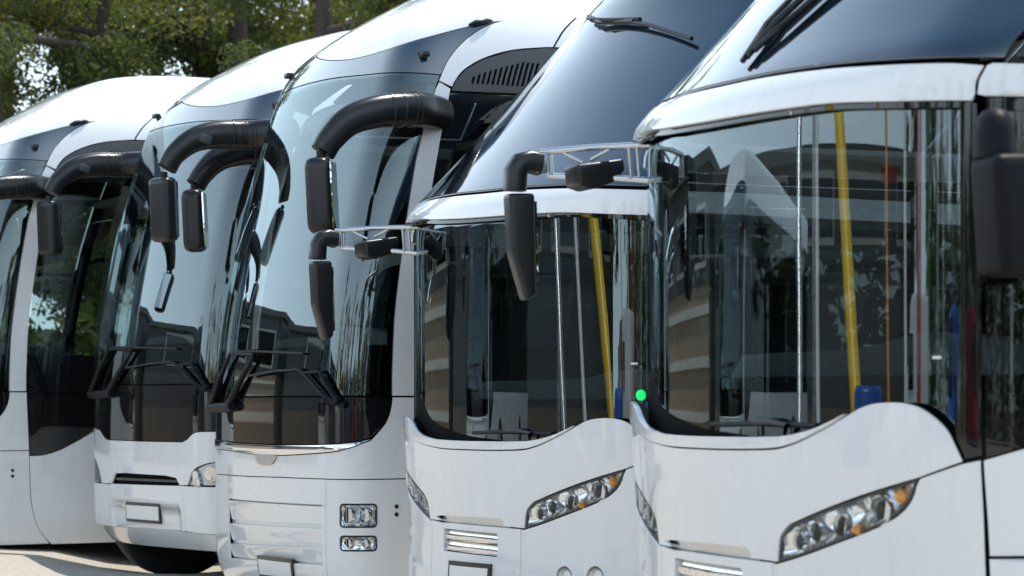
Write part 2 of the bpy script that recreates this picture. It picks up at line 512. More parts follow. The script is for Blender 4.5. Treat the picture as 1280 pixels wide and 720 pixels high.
# ------------------------------------------------------------------ coaches: shared fittings
SEAT_ME = {}
def interior(root, S, floor_z, dash_z, ceil_z, x_dash, x_drv):
    box('floor_deck', (-6.2, 0, floor_z - .03), (11.0, 2.36, .06), M['inter'], root)
    box('ceiling_liner', (-6.6, 0, ceil_z), (10.0, 2.1, .05), M['interl'], root)
    # dashboard: curved hood across the nose
    pts = [(x_dash, 0.0), (x_dash - .05, .09), (x_dash - .45, .07), (x_dash - .60, -.06), (x_dash - .62, -.5), (x_dash, -.5)]
    bm = bmesh.new()
    ys = np.linspace(-1.1, 1.1, 15)
    rows = []
    for y in ys:
        bow = -.22 * (abs(y) / 1.1) ** 3
        bump = .05 * math.exp(-((y - .62) / .25) ** 2)
        rows.append([bm.verts.new((x + bow, y, dash_z + z + (bump if z > 0 else 0))) for x, z in pts])
    for i in range(len(rows) - 1):
        for k in range(len(pts) - 1):
            bm.faces.new((rows[i][k], rows[i + 1][k], rows[i + 1][k + 1], rows[i][k + 1]))
    bm.faces.new(rows[0]); bm.faces.new(rows[-1][::-1])
    bmesh.ops.recalc_face_normals(bm, faces=bm.faces)
    dsh = bm_obj('dashboard', bm, M['dash'], root, autos=35)
    tubes('steering_wheel', [([(x_dash - .72 + .2 * math.cos(t) * .45, .62 + .23 * math.sin(t), dash_z - .05 + .2 * math.cos(t)) for t in np.linspace(0, 2 * math.pi, 25)], .016),
                             ([(x_dash - .72, .62, dash_z - .05), (x_dash - .5, .62, dash_z - .22)], .03),
                             ([(x_dash - .72, .40, dash_z - .05), (x_dash - .72, .84, dash_z - .05)], .014)], M['dash'], root)
    def seat(name, x, y, z, wd, big=1.0):
        key = (round(wd, 2), big)
        if key not in SEAT_ME:
            bm = bmesh.new()
            add_box(bm, (0, 0, .42), (.46, wd, .13), bev=.04)
            add_box(bm, (-.27, 0, .80), (.12, wd * .96, .70 * big), Matrix.Rotation(-.18, 3, 'Y'), .05)
            add_box(bm, (-.34, 0, 1.16 * big), (.09, wd * .6, .20), Matrix.Rotation(-.18, 3, 'Y'), .04)
            add_box(bm, (-.02, 0, .18), (.12, .12, .36), bev=.02)
            o = bm_obj(name, bm, M['seat'], root, autos=45); SEAT_ME[key] = o.data
        else:
            o = link(bpy.data.objects.new(name, SEAT_ME[key]), root)
        o.location = (x, y, z)
    seat('driver_seat', x_drv, .62, floor_z, .50, 1.0)
    for i in range(5):
        for y in (-.92, -.46, .46, .92):
            seat('passenger_seat', x_drv - 1.1 - i * .85, y, floor_z + .12, .43)
    box('rear_bulkhead', (-11.9, 0, 1.9), (.1, 2.3, 3.2), M['inter'], root)

def wheel(root, x, y, z=.5, r=.5):
    prof = [(.10, .20), (.14, .26), (.145, .30), (.15, .33), (.15, r - .07), (.13, r - .015), (.09, r), (-.09, r), (-.13, r - .015), (-.15, r - .07), (-.15, .30), (-.10, .28)]
    n = 48
    V = []; Fc = []
    for k in range(n):
        t = 2 * math.pi * k / n
        for a, q in prof: V.append((x + q * math.cos(t), y + a, z + q * math.sin(t)))
    m_ = len(prof)
    for k in range(n):
        for j in range(m_ - 1):
            Fc.append((k * m_ + j, k * m_ + j + 1, ((k + 1) % n) * m_ + j + 1, ((k + 1) % n) * m_ + j))
    t_ = mobj('wheel', V, Fc, M['rubber'], root)
    sg = 1 if y > 0 else -1
    tube('rim', [(x, y - sg * .10, z), (x, y + sg * .10, z), (x, y + sg * .06, z), (x, y + sg * .13, z)], [.30, .29, .20, .12], M['silver'], t_, segs=28)
    return t_

def wiper(name, root, S, arm, blade, off=.04, r=.011):
    a = [S.pt(s_, z_, off) for s_, z_ in arm]
    o = tubes(name, [(a, [(r, r * 1.3)] * len(a))], M['plastic'], root)
    b = [S.pt(s_, z_, off - .012) for s_, z_ in blade]
    b2 = [S.pt(s_, z_, off + .006) for s_, z_ in blade[1:-1]] or b
    tubes('blade', [(b, r * .9)], M['rubber'], o)
    return o

def prism(name, prof, y0, y1, material, parent, bev=.012, taper=1.0):
    """profile in x, z extruded along y"""
    bm = bmesh.new()
    a = [bm.verts.new((x, y0, z)) for x, z in prof]
    cx = sum(p[0] for p in prof) / len(prof); cz = sum(p[1] for p in prof) / len(prof)
    b = [bm.verts.new((cx + (x - cx) * taper, y1, cz + (z - cz) * taper)) for x, z in prof]
    n = len(prof)
    bm.faces.new(a); bm.faces.new(b[::-1])
    for i in range(n): bm.faces.new((a[i], a[(i + 1) % n], b[(i + 1) % n], b[i]))
    bmesh.ops.recalc_face_normals(bm, faces=bm.faces)
    if bev: bmesh.ops.bevel(bm, geom=list(bm.edges), offset=bev, segments=3, affect='EDGES', profile=.6)
    return bm_obj(name, bm, material, parent, autos=40)

def lamp_unit(root, S, outline, lamps, amber, depth=.042, gask=.007):
    """headlight: thin gasket, reflector bowl, projector tubes, amber marker, clear cover"""
    g = panel('headlight', root, S, outline, M['grey'], off=-.001, thick=.014, holes=[grow(outline, -gask)], tol=.03)
    po = np.array(resample(S, outline, .02))
    def bowl(a, z):
        dd = np.sqrt(((np.asarray(a)[:, None] - po[None, :, 0]) ** 2 + (np.asarray(z)[:, None] - po[None, :, 1]) ** 2).min(1))
        u = np.clip(dd / .05, 0, 1)
        return -.008 - (depth - .008) * (1 - (1 - u) ** 2) + .007 * np.sin(np.asarray(a) * 62) + .005 * np.sin(np.asarray(z) * 90)
    panel('reflector', g, S, grow(outline, -.004), M['refl'], off=bowl, thick=0, tol=.02)
    for (s_, z_, r_) in lamps:
        p = S.pt(s_, z_, -depth * 1.0); nn = S.N(np.array([s_]), np.array([z_]))[0]
        ax = nn * .55 + np.array((.75, 0, 0)); ax /= np.linalg.norm(ax)
        k = depth * .85
        tube('projector_ring', [p, p + ax * k * .9, p + ax * k, p + ax * k * .96, p + ax * k * .5], [r_, r_, r_ * .96, r_ * .86, r_ * .8], M['ring'], g, segs=22)
        tube('projector_lens', [p + ax * k * .45, p + ax * k * .62, p + ax * k * .74, p + ax * k * .80], [r_ * .82, r_ * .74, r_ * .5, r_ * .08], M['bulb'], g, segs=20, angle=89)
    for (s_, z_, r_) in amber:
        p = S.pt(s_, z_, -depth * .8); nn = S.N(np.array([s_]), np.array([z_]))[0]
        tube('indicator', [p, p + nn * .03, p + nn * .05], [r_, r_ * .9, r_ * .3], M['amber'], g, segs=14)
    panel('cover_lens', g, S, grow(outline, -.012), M['lens'], off=-.003, thick=0, tol=.03)
    return g

def number_plate(root, S, corners, off=.012):
    pl = panel('number_plate', root, S, corners, M['plastic'], off=off, thick=.02, tol=.1)
    panel('plate_face', pl, S, grow(corners, -.022), M['plate'], off=off + .003, thick=.004, tol=.1)
    return pl

# ------------------------------------------------------------------ low-nosed coach with dark upper dome
def low_coach():
    S = LOW
    root = empty('coach')
    bandlow = [(-1.46, 2.27), (-1.2, 2.285), (-.9, 2.285), (-.68, 2.28), (-.45, 2.261), (-.05, 2.241), (.47, 2.228), (.71, 2.22), (1.0, 2.196), (1.244, 2.18)]
    bandtop = [(-1.46, 2.355), (-1.2, 2.375), (-.9, 2.378), (-.68, 2.374), (-.3, 2.362), (.02, 2.350), (.31, 2.344), (.65, 2.330), (.91, 2.312), (1.251, 2.287)]
    lt_l = [(-1.41, 1.13), (-1.36, 1.2), (-1.30, 1.25), (-1.2, 1.283), (-1.1, 1.291), (-1.0, 1.287), (-.9, 1.270), (-.82, 1.237), (-.75, 1.213), (-.648, 1.193), (-.465, 1.176)]
    lt_r = [(-.179, 1.172), (.195, 1.174), (.349, 1.177), (.485, 1.182), (.612, 1.202), (.714, 1.231), (.77, 1.252)]
    ll = [(-1.40, 1.10), (-1.3, 1.185), (-1.2, 1.213), (-1.072, 1.207), (-.93, 1.188), (-.801, 1.165), (-.66, 1.149), (-.535, 1.138), (-.342, 1.128), (-.043, 1.127), (.191, 1.129), (.394, 1.135), (.483, 1.146), (.569, 1.167), (.65, 1.194), (.714, 1.217)]
    hump = [(.80, 1.254), (.84, 1.270), (.893, 1.283), (.96, 1.288), (1.023, 1.285), (1.082, 1.27), (1.136, 1.237), (1.172, 1.201), (1.195, 1.156), (1.214, 1.114)]
    HR = sm((1.062, 1.058), (.826, .997), (.634, .943), (.529, .911), (.475, .894), n=3)[:-1] + sm((.475, .894), (.440, .872), (.416, .845), (.398, .775), n=3)[:-1] + sm((.398, .775), (.527, .805), (.698, .853), (.893, .913), (.983, .956), (1.035, 1.004), (1.062, 1.058), n=3)[:-1]
    HL = [(-.2 - a, z) for a, z in HR][::-1]
    HRt = sm((1.066, 1.064), (.826, 1.004), (.634, .950), (.529, .918), (.470, .900), n=3)[:-1] + sm((.470, .900), (.434, .876), (.409, .848), (.390, .775), n=3)
    HLt = [(-.2 - a, z) for a, z in HRt][::-1]
    HRb = sm((.398, .768), (.527, .798), (.698, .846), (.893, .906), (.989, .950), (1.042, .998), (1.068, 1.056), n=3)
    HLb = [(-.2 - a, z) for a, z in HRb][::-1]
    # front
    hood = sm(*ll) + sm(*hump) + HRt + [(.226, .778), (.228, .799), (.206, .811), (-.034, .810), (-.44, .800), (-.50, .792), (-.44, .776)] + HLt + [(-1.414, 1.085)]
    panel('hood_panel', root, S, hood, M['white'], thick=.014)
    lip = sm(*lt_l) [:-1] + sm(lt_l[-1], *lt_r) + [(a, z + .007) for a, z in reversed(sm(*ll[1:]))]
    panel('wave_lip', root, S, lip, M['white'], off=lambda a, z: .006 - .0 * a, thick=.022)
    panel('intake_slot', root, S, [(-.52, .765), (.24, .765), (.24, .82), (-.52, .82)], M['silver'], off=-.028, thick=.01)
    ctr = [(-.560, .13), (.360, .13), (.360, .768), (.22, .768), (-.27, .768), (-.44, .764), (-.560, .770)]
    gr = rrect(-.40, .628, .172, .739, .012)
    b_ = panel('bumper_centre', root, S, ctr, M['white'], holes=[gr], thick=.02)
    g_ = panel('grille', root, S, grow(gr, .012), M['black'], off=-.05, thick=.01)
    for k in range(2):
        z0 = .633 + k * .053
        panel('grille_bar', g_, S, rrect(-.398, z0, .170, z0 + .049, .008), M['chrome'], off=lambda a, z, z0=z0: -.004 - .034 * ((z - z0) / .049 - .35) ** 2, thick=.012, tol=.012)
    cr = [(.368, .13), (.368, .762)] + HRb[:-1] + [(1.075, 1.060), (1.214, 1.106), (1.268, 1.117), (1.266, 1.0), (1.262, .83), (1.258, .13)]
    fogs = [oval(.678, .560, .055, .055), oval(.875, .570, .055, .055)]
    panel('bumper_corner', root, S, cr, M['white'], holes=fogs, thick=.02)
    cl = [(-.568, .13), (-.568, .762)][::-1] + [(-1.258 - .2, .13)] 
    left_corner = [(-.568, .762), (-.568, .13), (-1.458, .13), (-1.462, .83), (-1.468, 1.117), (-1.414, 1.08)] + HLb[1:]
    panel('bumper_corner', root, S, left_corner, M['white'], thick=.02)
    for (c, z) in ((.678, .560), (.875, .570)):
        p = S.pt(c, z, -.05); nn = S.N(np.array([c]), np.array([z]))[0]
        fl = tube('fog_light', [p, p + nn * .045, p + nn * .05, p + nn * .045, p + nn * .01], [.053, .053, .050, .044, .036], M['white'], root, segs=22)
        tube('fog_lens', [p + nn * .012, p + nn * .03, p + nn * .036], [.042, .034, .006], M['plate'], fl, segs=20, angle=89)
    lamps = [(.905, .957, .050), (.72, .905, .036), (.60, .878, .032), (.505, .845, .030)]
    lamp_unit(root, S, HR, lamps, [(.992, 1.004, .026), (.80, .895, .018)])
    lamp_unit(root, S, HL, [(-.2 - a, z, r) for a, z, r in lamps], [(-1.2, 1.008, .022)])
    number_plate(root, S, [(-.30, .463), (.13, .470), (.13, .593), (-.30, .586)])
    # black shell behind the shut lines
    panel('inner_shell', root, S, [(-1.6, .12), (1.6, .12), (1.6, 1.06), (1.2, 1.02), (.3, .745), (-.5, .745), (-1.4, 1.0), (-1.6, 1.06)], M['black'], off=-.095, thick=.01)
    panel('seam_backing', root, S, [(1.20, .13), (1.42, .13), (1.42, 1.13), (1.20, 1.09)], M['black'], off=-.03, thick=.01)
    panel('seam_backing', root, S, [(.33, .13), (.40, .13), (.40, .752), (.33, .752)], M['black'], off=-.028, thick=.008)
    # windscreen
    goff = lambda a, z: -.060 + 0 * np.asarray(a)
    gb = [(-1.43, 1.42), (-1.2, 1.42), (-1.0, 1.405), (-.90, 1.385), (-.831, 1.352), (-.723, 1.293), (-.619, 1.258), (-.447, 1.231), (-.288, 1.209), (-.089, 1.190), (.085, 1.182), (.3, 1.168), (.5, 1.165), (.7, 1.19), (.85, 1.22), (.96, 1.225), (1.06, 1.21), (1.14, 1.16), (1.2, 1.13)]
    wtop = [(a, z + .02) for a, z in bandlow]
    ws = sm(*gb) + [(1.205, 1.5), (1.204, 1.9), (1.199, 2.19)] + sm(*wtop)[::-1][4:] 
    panel('windscreen', root, S, ws, M['glass'], off=goff, thick=0)
    panel('cowl', root, S, sm(*[(a, z + .004) for a, z in gb]) + [(1.2, 1.02), (.3, 1.02), (-1.0, 1.02), (-1.43, 1.05)], M['black'], off=lambda a, z: goff(a, z) - .004, thick=.01)
    panel('lower_band', root, S, sm(*[p for p in gb if p[1] < 1.34]) + [(1.19, 1.372), (-.77, 1.372)], M['gloss'], off=lambda a, z: goff(a, z) - .006, thick=.006)
    fr = sm(*[(a, z + .035) for a, z in gb[:-3]])
    panel('windscreen_pillar', root, S, [(1.190, 1.2), (1.222, 1.122), (1.272, 1.132), (1.272, 1.6), (1.268, 2.0), (1.258, 2.172), (1.208, 2.174), (1.209, 1.8), (1.207, 1.45)], M['gloss'], off=-.012, thick=.02)
    panel('windscreen_pillar', root, S, [(-1.42, 1.2), (-1.47, 1.132), (-1.47, 2.0), (-1.458, 2.255), (-1.38, 2.26), (-1.39, 1.8)], M['gloss'], off=-.012, thick=.05)
    panel('header_trim', root, S, sm(*[(a, z - .020) for a, z in bandlow]) + [(a, z + .05) for a, z in sm(*bandlow)][::-1], M['gloss'], off=-.022, thick=.012)
    panel('visor_band', root, S, sm(*bandlow) + sm((1.254, 2.20), (1.256, 2.239), (1.274, 2.281), n=3) + sm(*bandtop[::-1])[1:], M['white'], off=.002, thick=.03)
    panel('seam_backing', root, S, sm(*[(a, z - .05) for a, z in bandtop]) + [(a, z + .07) for a, z in sm(*bandtop)][::-1], M['black'], off=-.03, thick=.008)
    panel('seam_backing', root, S, [(1.22, 2.19), (1.32, 2.19), (1.34, 2.30), (1.24, 2.29)], M['black'], off=-.032, thick=.008)
    db = [(-1.52, 2.37)] + [(a, z + .022) for a, z in bandtop] + [(1.33, 2.305)]
    panel('upper_dome_glass', root, S, sm(*db) + [(1.345, 2.5), (1.40, 2.9), (1.52, 3.3), (1.7, 3.6), (1.8, 3.8), (1.85, 3.945), (-1.85, 3.945), (-1.8, 3.8), (-1.7, 3.6), (-1.6, 3.3), (-1.54, 2.9)], M['dome'], thick=.012)
    # sides
    def arch(z0, sc_, r, rev=False):
        a0 = math.asin(min(.99, max(-.99, (z0 - .5) / r)))
        p = [(sc_ + r * math.cos(t), .5 + r * math.sin(t)) for t in np.linspace(a0, math.pi - a0, 16)]
        return p if rev else p[::-1]
    for sd in (1, -1):
        f = (lambda p: p) if sd > 0 else mir
        lowp = [(1.276, .13)] + arch(.13, 3.8, .58) + arch(.13, 9.3, .58) + [(13.0, .13), (13.0, .826), (1.276, .826)]
        panel('side_skirt', root, S, f(lowp), M['white'])
        belt = [(1.278, 1.117), (1.398, 1.151), (1.6, 1.205), (1.85, 1.25), (2.2, 1.285), (2.6, 1.30)]
        panel('side_panel', root, S, f([(1.278, .836)] + sm(*belt) + [(13.0, 1.30), (13.0, .836)]), M['white'])
        panel('side_band', root, S, f([(1.284, 2.281), (1.266, 2.239), (1.262, 2.198), (1.285, 2.192), (13.0, 2.192), (13.0, 2.29), (1.30, 2.288)]), M['white'])
        panel('window_frame', root, S, f([(1.286, 2.150), (13.0, 2.150), (13.0, 2.187), (1.286, 2.187)]), M['gloss'], off=-.004, thick=.03)
        edges_ = [1.286, 2.55, 4.3, 6.05, 7.8, 9.55, 11.3, 13.0]
        for a, b in zip(edges_, edges_[1:]):
            lo = [(1.286, 1.125), (1.398, 1.159), (1.6, 1.213), (1.85, 1.258), (2.2, 1.293), (2.53, 1.306)] if a < 1.5 else [(a + .02, 1.307), (b - .02, 1.307)]
            panel('side_window', root, S, f(lo + [(b - .02, 2.146), (a + (.02 if a > 1.5 else 0), 2.146)]), M['sglass'], off=-.006, thick=0)
            panel('window_post', root, S, f([(b - .05, 1.30), (b + .05, 1.30), (b + .05, 2.16), (b - .05, 2.16)]), M['gloss'], off=-.014, thick=.05)
            panel('upper_window', root, S, f([(max(a, 1.352) + .01, 2.31), (b - .01, 2.31), (b - .01, 3.2), (max(a, 1.50) + .01, 3.2)]), M['gloss'], off=-.003)
        panel('roof_side', root, S, f([(1.53, 3.22), (13.0, 3.22), (13.0, 3.945), (1.87, 3.945), (1.82, 3.8), (1.72, 3.6)]), M['white'])
    # driver's window post seen beside the pillar
    box('rear_wall', (-12.0, 0, 1.8), (.06, 2.5, 3.4), M['white'], root)
    interior(root, S, .62, 1.375, 2.30, -.30, -1.35)
    for x in (-2.6, -8.1):
        for y in (-1.08, 1.08): wheel(root, x, y)
    # wipers
    wiper('wiper', root, S, [(.40, 1.12), (.438, 1.216), (.345, 1.225), (.246, 1.224)], [(-.09, 1.212), (.246, 1.219), (.58, 1.214)], off=-.035, r=.010)
    # the parked blades on the dome
    D = lambda a, z, o=.028: tuple(S.pt(a, z, o))
    o = tubes('dome_wiper', [([D(-.48, 3.30, .03), D(-.20, 3.24), D(.25, 3.19)], .016), ([D(.10, 3.21), D(.426, 3.15), D(.86, 3.03, .03)], .011)], M['plastic'], root)
    tubes('blade', [([D(-.36, 3.27, .03), D(-.1, 3.23, .036), D(.30, 3.19, .03)], .013)], M['rubber'], o)
    # mirror on the kerb side, on a silver ladder bracket
    mz = [(.30, 2.257)]
    br = tubes('mirror_bracket', [([(-.17, -.95, 2.262), (-.10, -1.02, 2.264), (.05, -1.16, 2.262), (.20, -1.3, 2.252)], .0125),
                                  ([(-.19, -.95, 2.120), (-.13, -1.0, 2.128), (-.02, -1.12, 2.146), (.17, -1.29, 2.160)], .0125),
                                  ([(-.065, -1.05, 2.262), (-.075, -1.05, 2.136)], (.008)), ([(-.09, -1.03, 2.262), (-.10, -1.03, 2.133)], .008),
                                  ([(-.02, -1.10, 2.26), (.045, -1.16, 2.215)], .0075), ([(.14, -1.25, 2.255), (.07, -1.18, 2.205)], .0075),
                                  ([(.165, -1.28, 2.255), (.158, -1.28, 2.160)], .009)], M['silver'], root)
    box('clamp', (.205, -1.3, 2.208), (.05, .07, .078), M['silver'], br, bev=.008)
    box('root_block', (-.155, -.965, 2.185), (.075, .07, .11), M['plastic'], br, bev=.012)
    mr = tube('wing_mirror', [(.20, -1.3, 2.206), (.245, -1.3, 2.214), (.282, -1.3, 2.205), (.300, -1.3, 2.175), (.303, -1.3, 2.10)], [(.045, .045), (.045, .045), (.044, .044), (.043, .043), (.042, .042)], M['plastic'], root, segs=16, up=(0, 1, 0), power=3.2)
    prism('mirror_head', [(.338, 2.088), (.232, 2.092), (.222, 1.70), (.268, 1.675), (.325, 1.86)], -1.345, -1.265, M['plastic'], mr, bev=.018)
    prism('mirror_glass', [(.230, 2.06), (.222, 2.06), (.213, 1.73), (.221, 1.73)], -1.335, -1.275, M['mirror'], mr, bev=0)
    cm = prism('kerb_mirror', [(.127, 2.190), (.118, 2.112), (.066, 2.096), (-.03, 2.128), (-.074, 2.176), (-.067, 2.220)], -1.24, -1.10, M['plastic'], root, bev=.014)
    # offside mirror
    m2 = prism('wing_mirror', [(-.03, 1.985), (-.30, 1.995), (-.31, 1.645), (-.055, 1.645)], 1.40, 1.56, M['mplastic'], root, bev=.035)
    tube('mirror_stalk', [(-.09, 1.45, 1.98), (-.09, 1.45, 2.055), (-.09, 1.45, 2.09), (-.09, 1.45, 2.115), (-.09, 1.45, 2.122)], [(.055, .07), (.054, .07), (.048, .062), (.03, .04), (.008, .01)], M['mplastic'], m2, segs=20, up=(0, 1, 0))
    tube('mirror_arm', [(-.20, 1.22, 2.02), (-.17, 1.34, 2.03), (-.09, 1.44, 2.03)], .035, M['plastic'], m2, segs=12)
    prism('mirror_glass', [(-.304, 1.96), (-.312, 1.96), (-.318, 1.67), (-.310, 1.67)], 1.42, 1.545, M['mirror'], m2, bev=0)
    return root

# ------------------------------------------------------------------ tall coach with horn mirrors
ARCH_L = [(1.469, 3.143), (1.490, 3.262), (1.543, 3.379), (1.625, 3.479), (1.70, 3.525)]
DOME = [(-1.7, 3.48), (-1.3, 3.52), (-.9, 3.53), (-.55, 3.50), (-.302, 3.452), (.087, 3.392), (.45, 3.352), (.718, 3.339), (.95, 3.340), (1.143, 3.352), (1.33, 3.402), (1.496, 3.465), (1.614, 3.507), (1.70, 3.525)]
def high_coach_common():
    S = HIGH
    root = empty('coach')
    topl = [(-1.49, 3.24), (-1.3, 3.285), (-1.085, 3.303), (-.487, 3.287), (.265, 3.25), (.828, 3.208), (1.21, 3.182), (1.463, 3.172)]
    right = [(1.452, 3.09), (1.440, 2.95), (1.438, 2.7), (1.452, 2.45), (1.469, 2.093), (1.480, 1.779), (1.505, 1.356)]
    left = [(-a, z) for a, z in right]
    panel('windscreen', root, S, sm(*topl) + right + [(-1.505, 1.356)] + left[::-1][1:], M['glass'], thick=0)
    panel('screen_border', root, S, [(1.455, 3.12), (1.440, 2.95), (1.438, 2.7), (1.452, 2.45), (1.469, 2.093), (1.480, 1.779), (1.505, 1.356), (1.475, 1.356), (1.45, 1.779), (1.437, 2.093), (1.418, 2.45), (1.400, 2.7), (1.395, 2.95), (1.40, 3.12)], M['gloss'], off=-.004, thick=.01)
    panel('lower_band', root, S, [(-1.48, 1.362), (1.47, 1.362), (1.455, 1.64), (-1.46, 1.64)], M['gloss'], off=-.010, thick=.006)
    # dark visor over the screen
    visor = sm(*[(a, z + .007) for a, z in topl]) + sm((1.468, 3.185), (1.484, 3.262), (1.537, 3.381), (1.618, 3.484), (1.672, 3.514), n=4) + [(a, z - .007) for a, z in sm(*DOME[::-1])[6:]] + [(-1.62, 3.40), (-1.52, 3.28)]
    panel('visor_panel', root, S, visor, M['mask'])
    panel('seam_backing', root, S, sm(*[(a, z - .06) for a, z in DOME]) + [(1.76, 3.53), (1.66, 3.55)] + [(a, z + .05) for a, z in sm(*DOME)][::-1], M['black'], off=-.022, thick=.008)
    panel('seam_backing', root, S, sm(*[(a, z - .04) for a, z in topl]) + [(a, z + .03) for a, z in sm(*topl)][::-1], M['gloss'], off=-.013, thick=.006)
    for s_, z_ in ((1.335, 3.285), (-1.06, 3.42), (1.545, 3.488)):
        p = S.pt(s_, z_, .0); n_ = S.N(np.array([s_]), np.array([z_]))[0]
        if s_ > 1.5:
            tube('roof_lamp', [S.pt(1.515, 3.478, .006), S.pt(1.545, 3.490, .016), S.pt(1.60, 3.508, .012), S.pt(1.63, 3.515, .004)], [.006, .016, .014, .005], M['plastic'], root, segs=12)
        else:
            ml = box('marker_lamp', p + n_ * .012, (.05, .075, .034), M['plastic'], root, bev=.010)
    # white roof cap with the notch seam over the side window
    win_top = [(1.553, 3.112), (1.563, 3.150), (1.60, 3.216), (1.70, 3.291), (1.855, 3.349), (2.058, 3.379)]
    cap = sm(*DOME)[:-1] + sm(*ARCH_L[::-1]) + sm(*win_top) + [(2.10, 3.381), (2.104, 3.44), (2.098, 3.575), (2.112, 3.575), (2.118, 3.44), (2.114, 3.382), (2.6, 3.385), (13.0, 3.385), (13.0, 4.099), (-13.0, 4.099), (-13.0, 3.385), (-2.1, 3.38), (-1.8, 3.33), (-1.65, 3.28), (-1.60, 3.30)]
    panel('roof', root, S, cap, M['white'])
    panel('seam_backing', root, S, [(2.07, 3.40), (2.14, 3.40), (2.14, 3.59), (2.07, 3.59)], M['black'], off=-.014, thick=.006)
    # A-pillars
    wl = [(1.546, 3.098), (1.556, 2.838), (1.584, 2.367), (1.615, 1.78), (1.642, 1.356)]
    pil = [(1.472, 3.133), (1.460, 3.09), (1.448, 2.95), (1.446, 2.7), (1.460, 2.45), (1.477, 2.093), (1.488, 1.779), (1.512, 1.356)] + wl[::-1]
    panel('front_pillar', root, S, pil, M['white'], thick=.03)
    panel('front_pillar', root, S, mir(pil), M['white'], thick=.03)
    panel('seam_backing', root, S, [(1.44, 3.06), (1.56, 3.03), (1.58, 3.16), (1.45, 3.2)], M['black'], off=-.034, thick=.006)
    panel('seam_backing', root, S, [(1.50, 1.32), (1.66, 1.32), (1.66, 1.38), (1.50, 1.38)], M['black'], off=-.034, thick=.006)
    # driver's side window, vents over it, gloss skirt below
    vt = [(1.560, 3.108), (1.571, 3.148), (1.607, 3.211), (1.705, 3.284), (1.858, 3.341), (2.058, 3.371), (2.59, 3.378), (2.59, 3.10), (1.558, 3.088)]
    holes = []
    for k in range(13):
        c = 1.665 + k * .031
        top = 3.165 + .115 * min(1, max(0, (c - 1.64) / .30)) ** .8
        holes.append([(c, 3.135), (c + .016, 3.135), (c + .016, top), (c, top - .004)])
    for sd in (1, -1):
        f = (lambda p: p) if sd > 0 else mir
        v = panel('vent_panel', root, S, f(vt), M['grey'], holes=[f(h) for h in holes], thick=.014)
        panel('vent_backing', v, S, f([(1.62, 3.11), (2.15, 3.11), (2.15, 3.31), (1.70, 3.25)]), M['black'], off=-.03, thick=.004)
        win = [(a + .008, z) for a, z in wl[1:4]] + [(1.625, 1.650), (2.592, 1.650), (2.592, 3.088), (1.556, 3.076)]
        panel('driver_window', root, S, f(win), M['sglass'], off=-.006, thick=0)
        panel('window_rail', root, S, f([(1.555, 3.03), (2.6, 3.03), (2.6, 3.09), (1.555, 3.075)]), M['gloss'], off=-.012, thick=.02)
        # sliding pane frame with rounded front corner
        fo = sm((1.93, 1.66), (1.90, 2.0), (1.90, 2.25), (1.95, 2.36), (2.06, 2.41), (2.30, 2.42), (2.585, 2.42), n=4)
        fi = sm((1.965, 1.66), (1.935, 2.0), (1.935, 2.24), (1.98, 2.33), (2.07, 2.375), (2.30, 2.385), (2.585, 2.385), n=4)
        panel('sliding_frame', root, S, f(fo + fi[::-1]), M['gloss'], off=-.014, thick=.025)
        panel('window_skirt', root, S, f([(1.626, 1.642), (1.648, 1.343), (2.60, 1.343), (2.60, 1.642)]), M['gloss'], off=-.002)
        cur = sm((1.672, .853), (1.772, .856), (1.9, .892), (2.029, .955), (2.139, 1.017), (2.30, 1.12), (2.46, 1.24), (2.56, 1.336))
        panel('skirt_curve', root, S, f([(1.650, 1.336)] + cur), M['gloss'], off=-.002)
        cur2 = sm((1.672, .846), (1.772, .849), (1.903, .885), (2.033, .948), (2.144, 1.010), (2.306, 1.113), (2.466, 1.233), (2.57, 1.336))
        lowp = [(1.672, .846), (1.676, .70), (1.684, .5), (1.71, .32), (1.742, .21), (1.77, .15)]
        ac = 4.0
        wa = [(ac + .57 * math.cos(t), .48 + .57 * math.sin(t)) for t in np.linspace(math.pi + .6, -.6, 16)]
        wa2 = [(a + 5.8, z) for a, z in wa]
        panel('side_panel', root, S, f(sm(*lowp) + wa + wa2 + [(13.0, .15), (13.0, 1.336)] + cur2[::-1][:-1]), M['white'])
        panel('seam_backing', root, S, f([(1.62, .17), (1.80, .17), (1.72, .9), (1.60, 1.40), (1.56, 1.40)]), M['black'], off=-.022, thick=.008)
        panel('seam_backing', root, S, f([(1.62, 1.32), (2.62, 1.32), (2.62, 1.36), (1.62, 1.36)]), M['black'], off=-.016, thick=.006)
        edges_ = [2.60, 4.35, 6.1, 7.85, 9.6, 11.35, 13.0]
        for a, b in zip(edges_, edges_[1:]):
            panel('side_window', root, S, f([(a + .03, 1.45), (b - .03, 1.45), (b - .03, 3.02), (a + .03, 3.02)]), M['sglass'], off=-.004, thick=0)
            panel('window_post', root, S, f([(a - .04, 1.45), (a + .06, 1.45), (a + .06, 3.03), (a - .04, 3.03)]), M['gloss'], off=-.012, thick=.05)
        panel('window_rail', root, S, f([(2.60, 1.345), (13.0, 1.345), (13.0, 1.46), (2.60, 1.46)]), M['gloss'], off=-.002)
        panel('window_rail', root, S, f([(2.60, 3.01), (13.0, 3.01), (13.0, 3.378), (2.60, 3.378)]), M['gloss'], off=-.002)
    box('rear_wall', (-11.9, 0, 1.9), (.06, 2.4, 3.5), M['white'], root)
    interior(root, S, .95, 1.62, 3.02, -.14, -1.25)
    # wipers
    def W(a, z, o=.028): return tuple(S.pt(a, z, o))
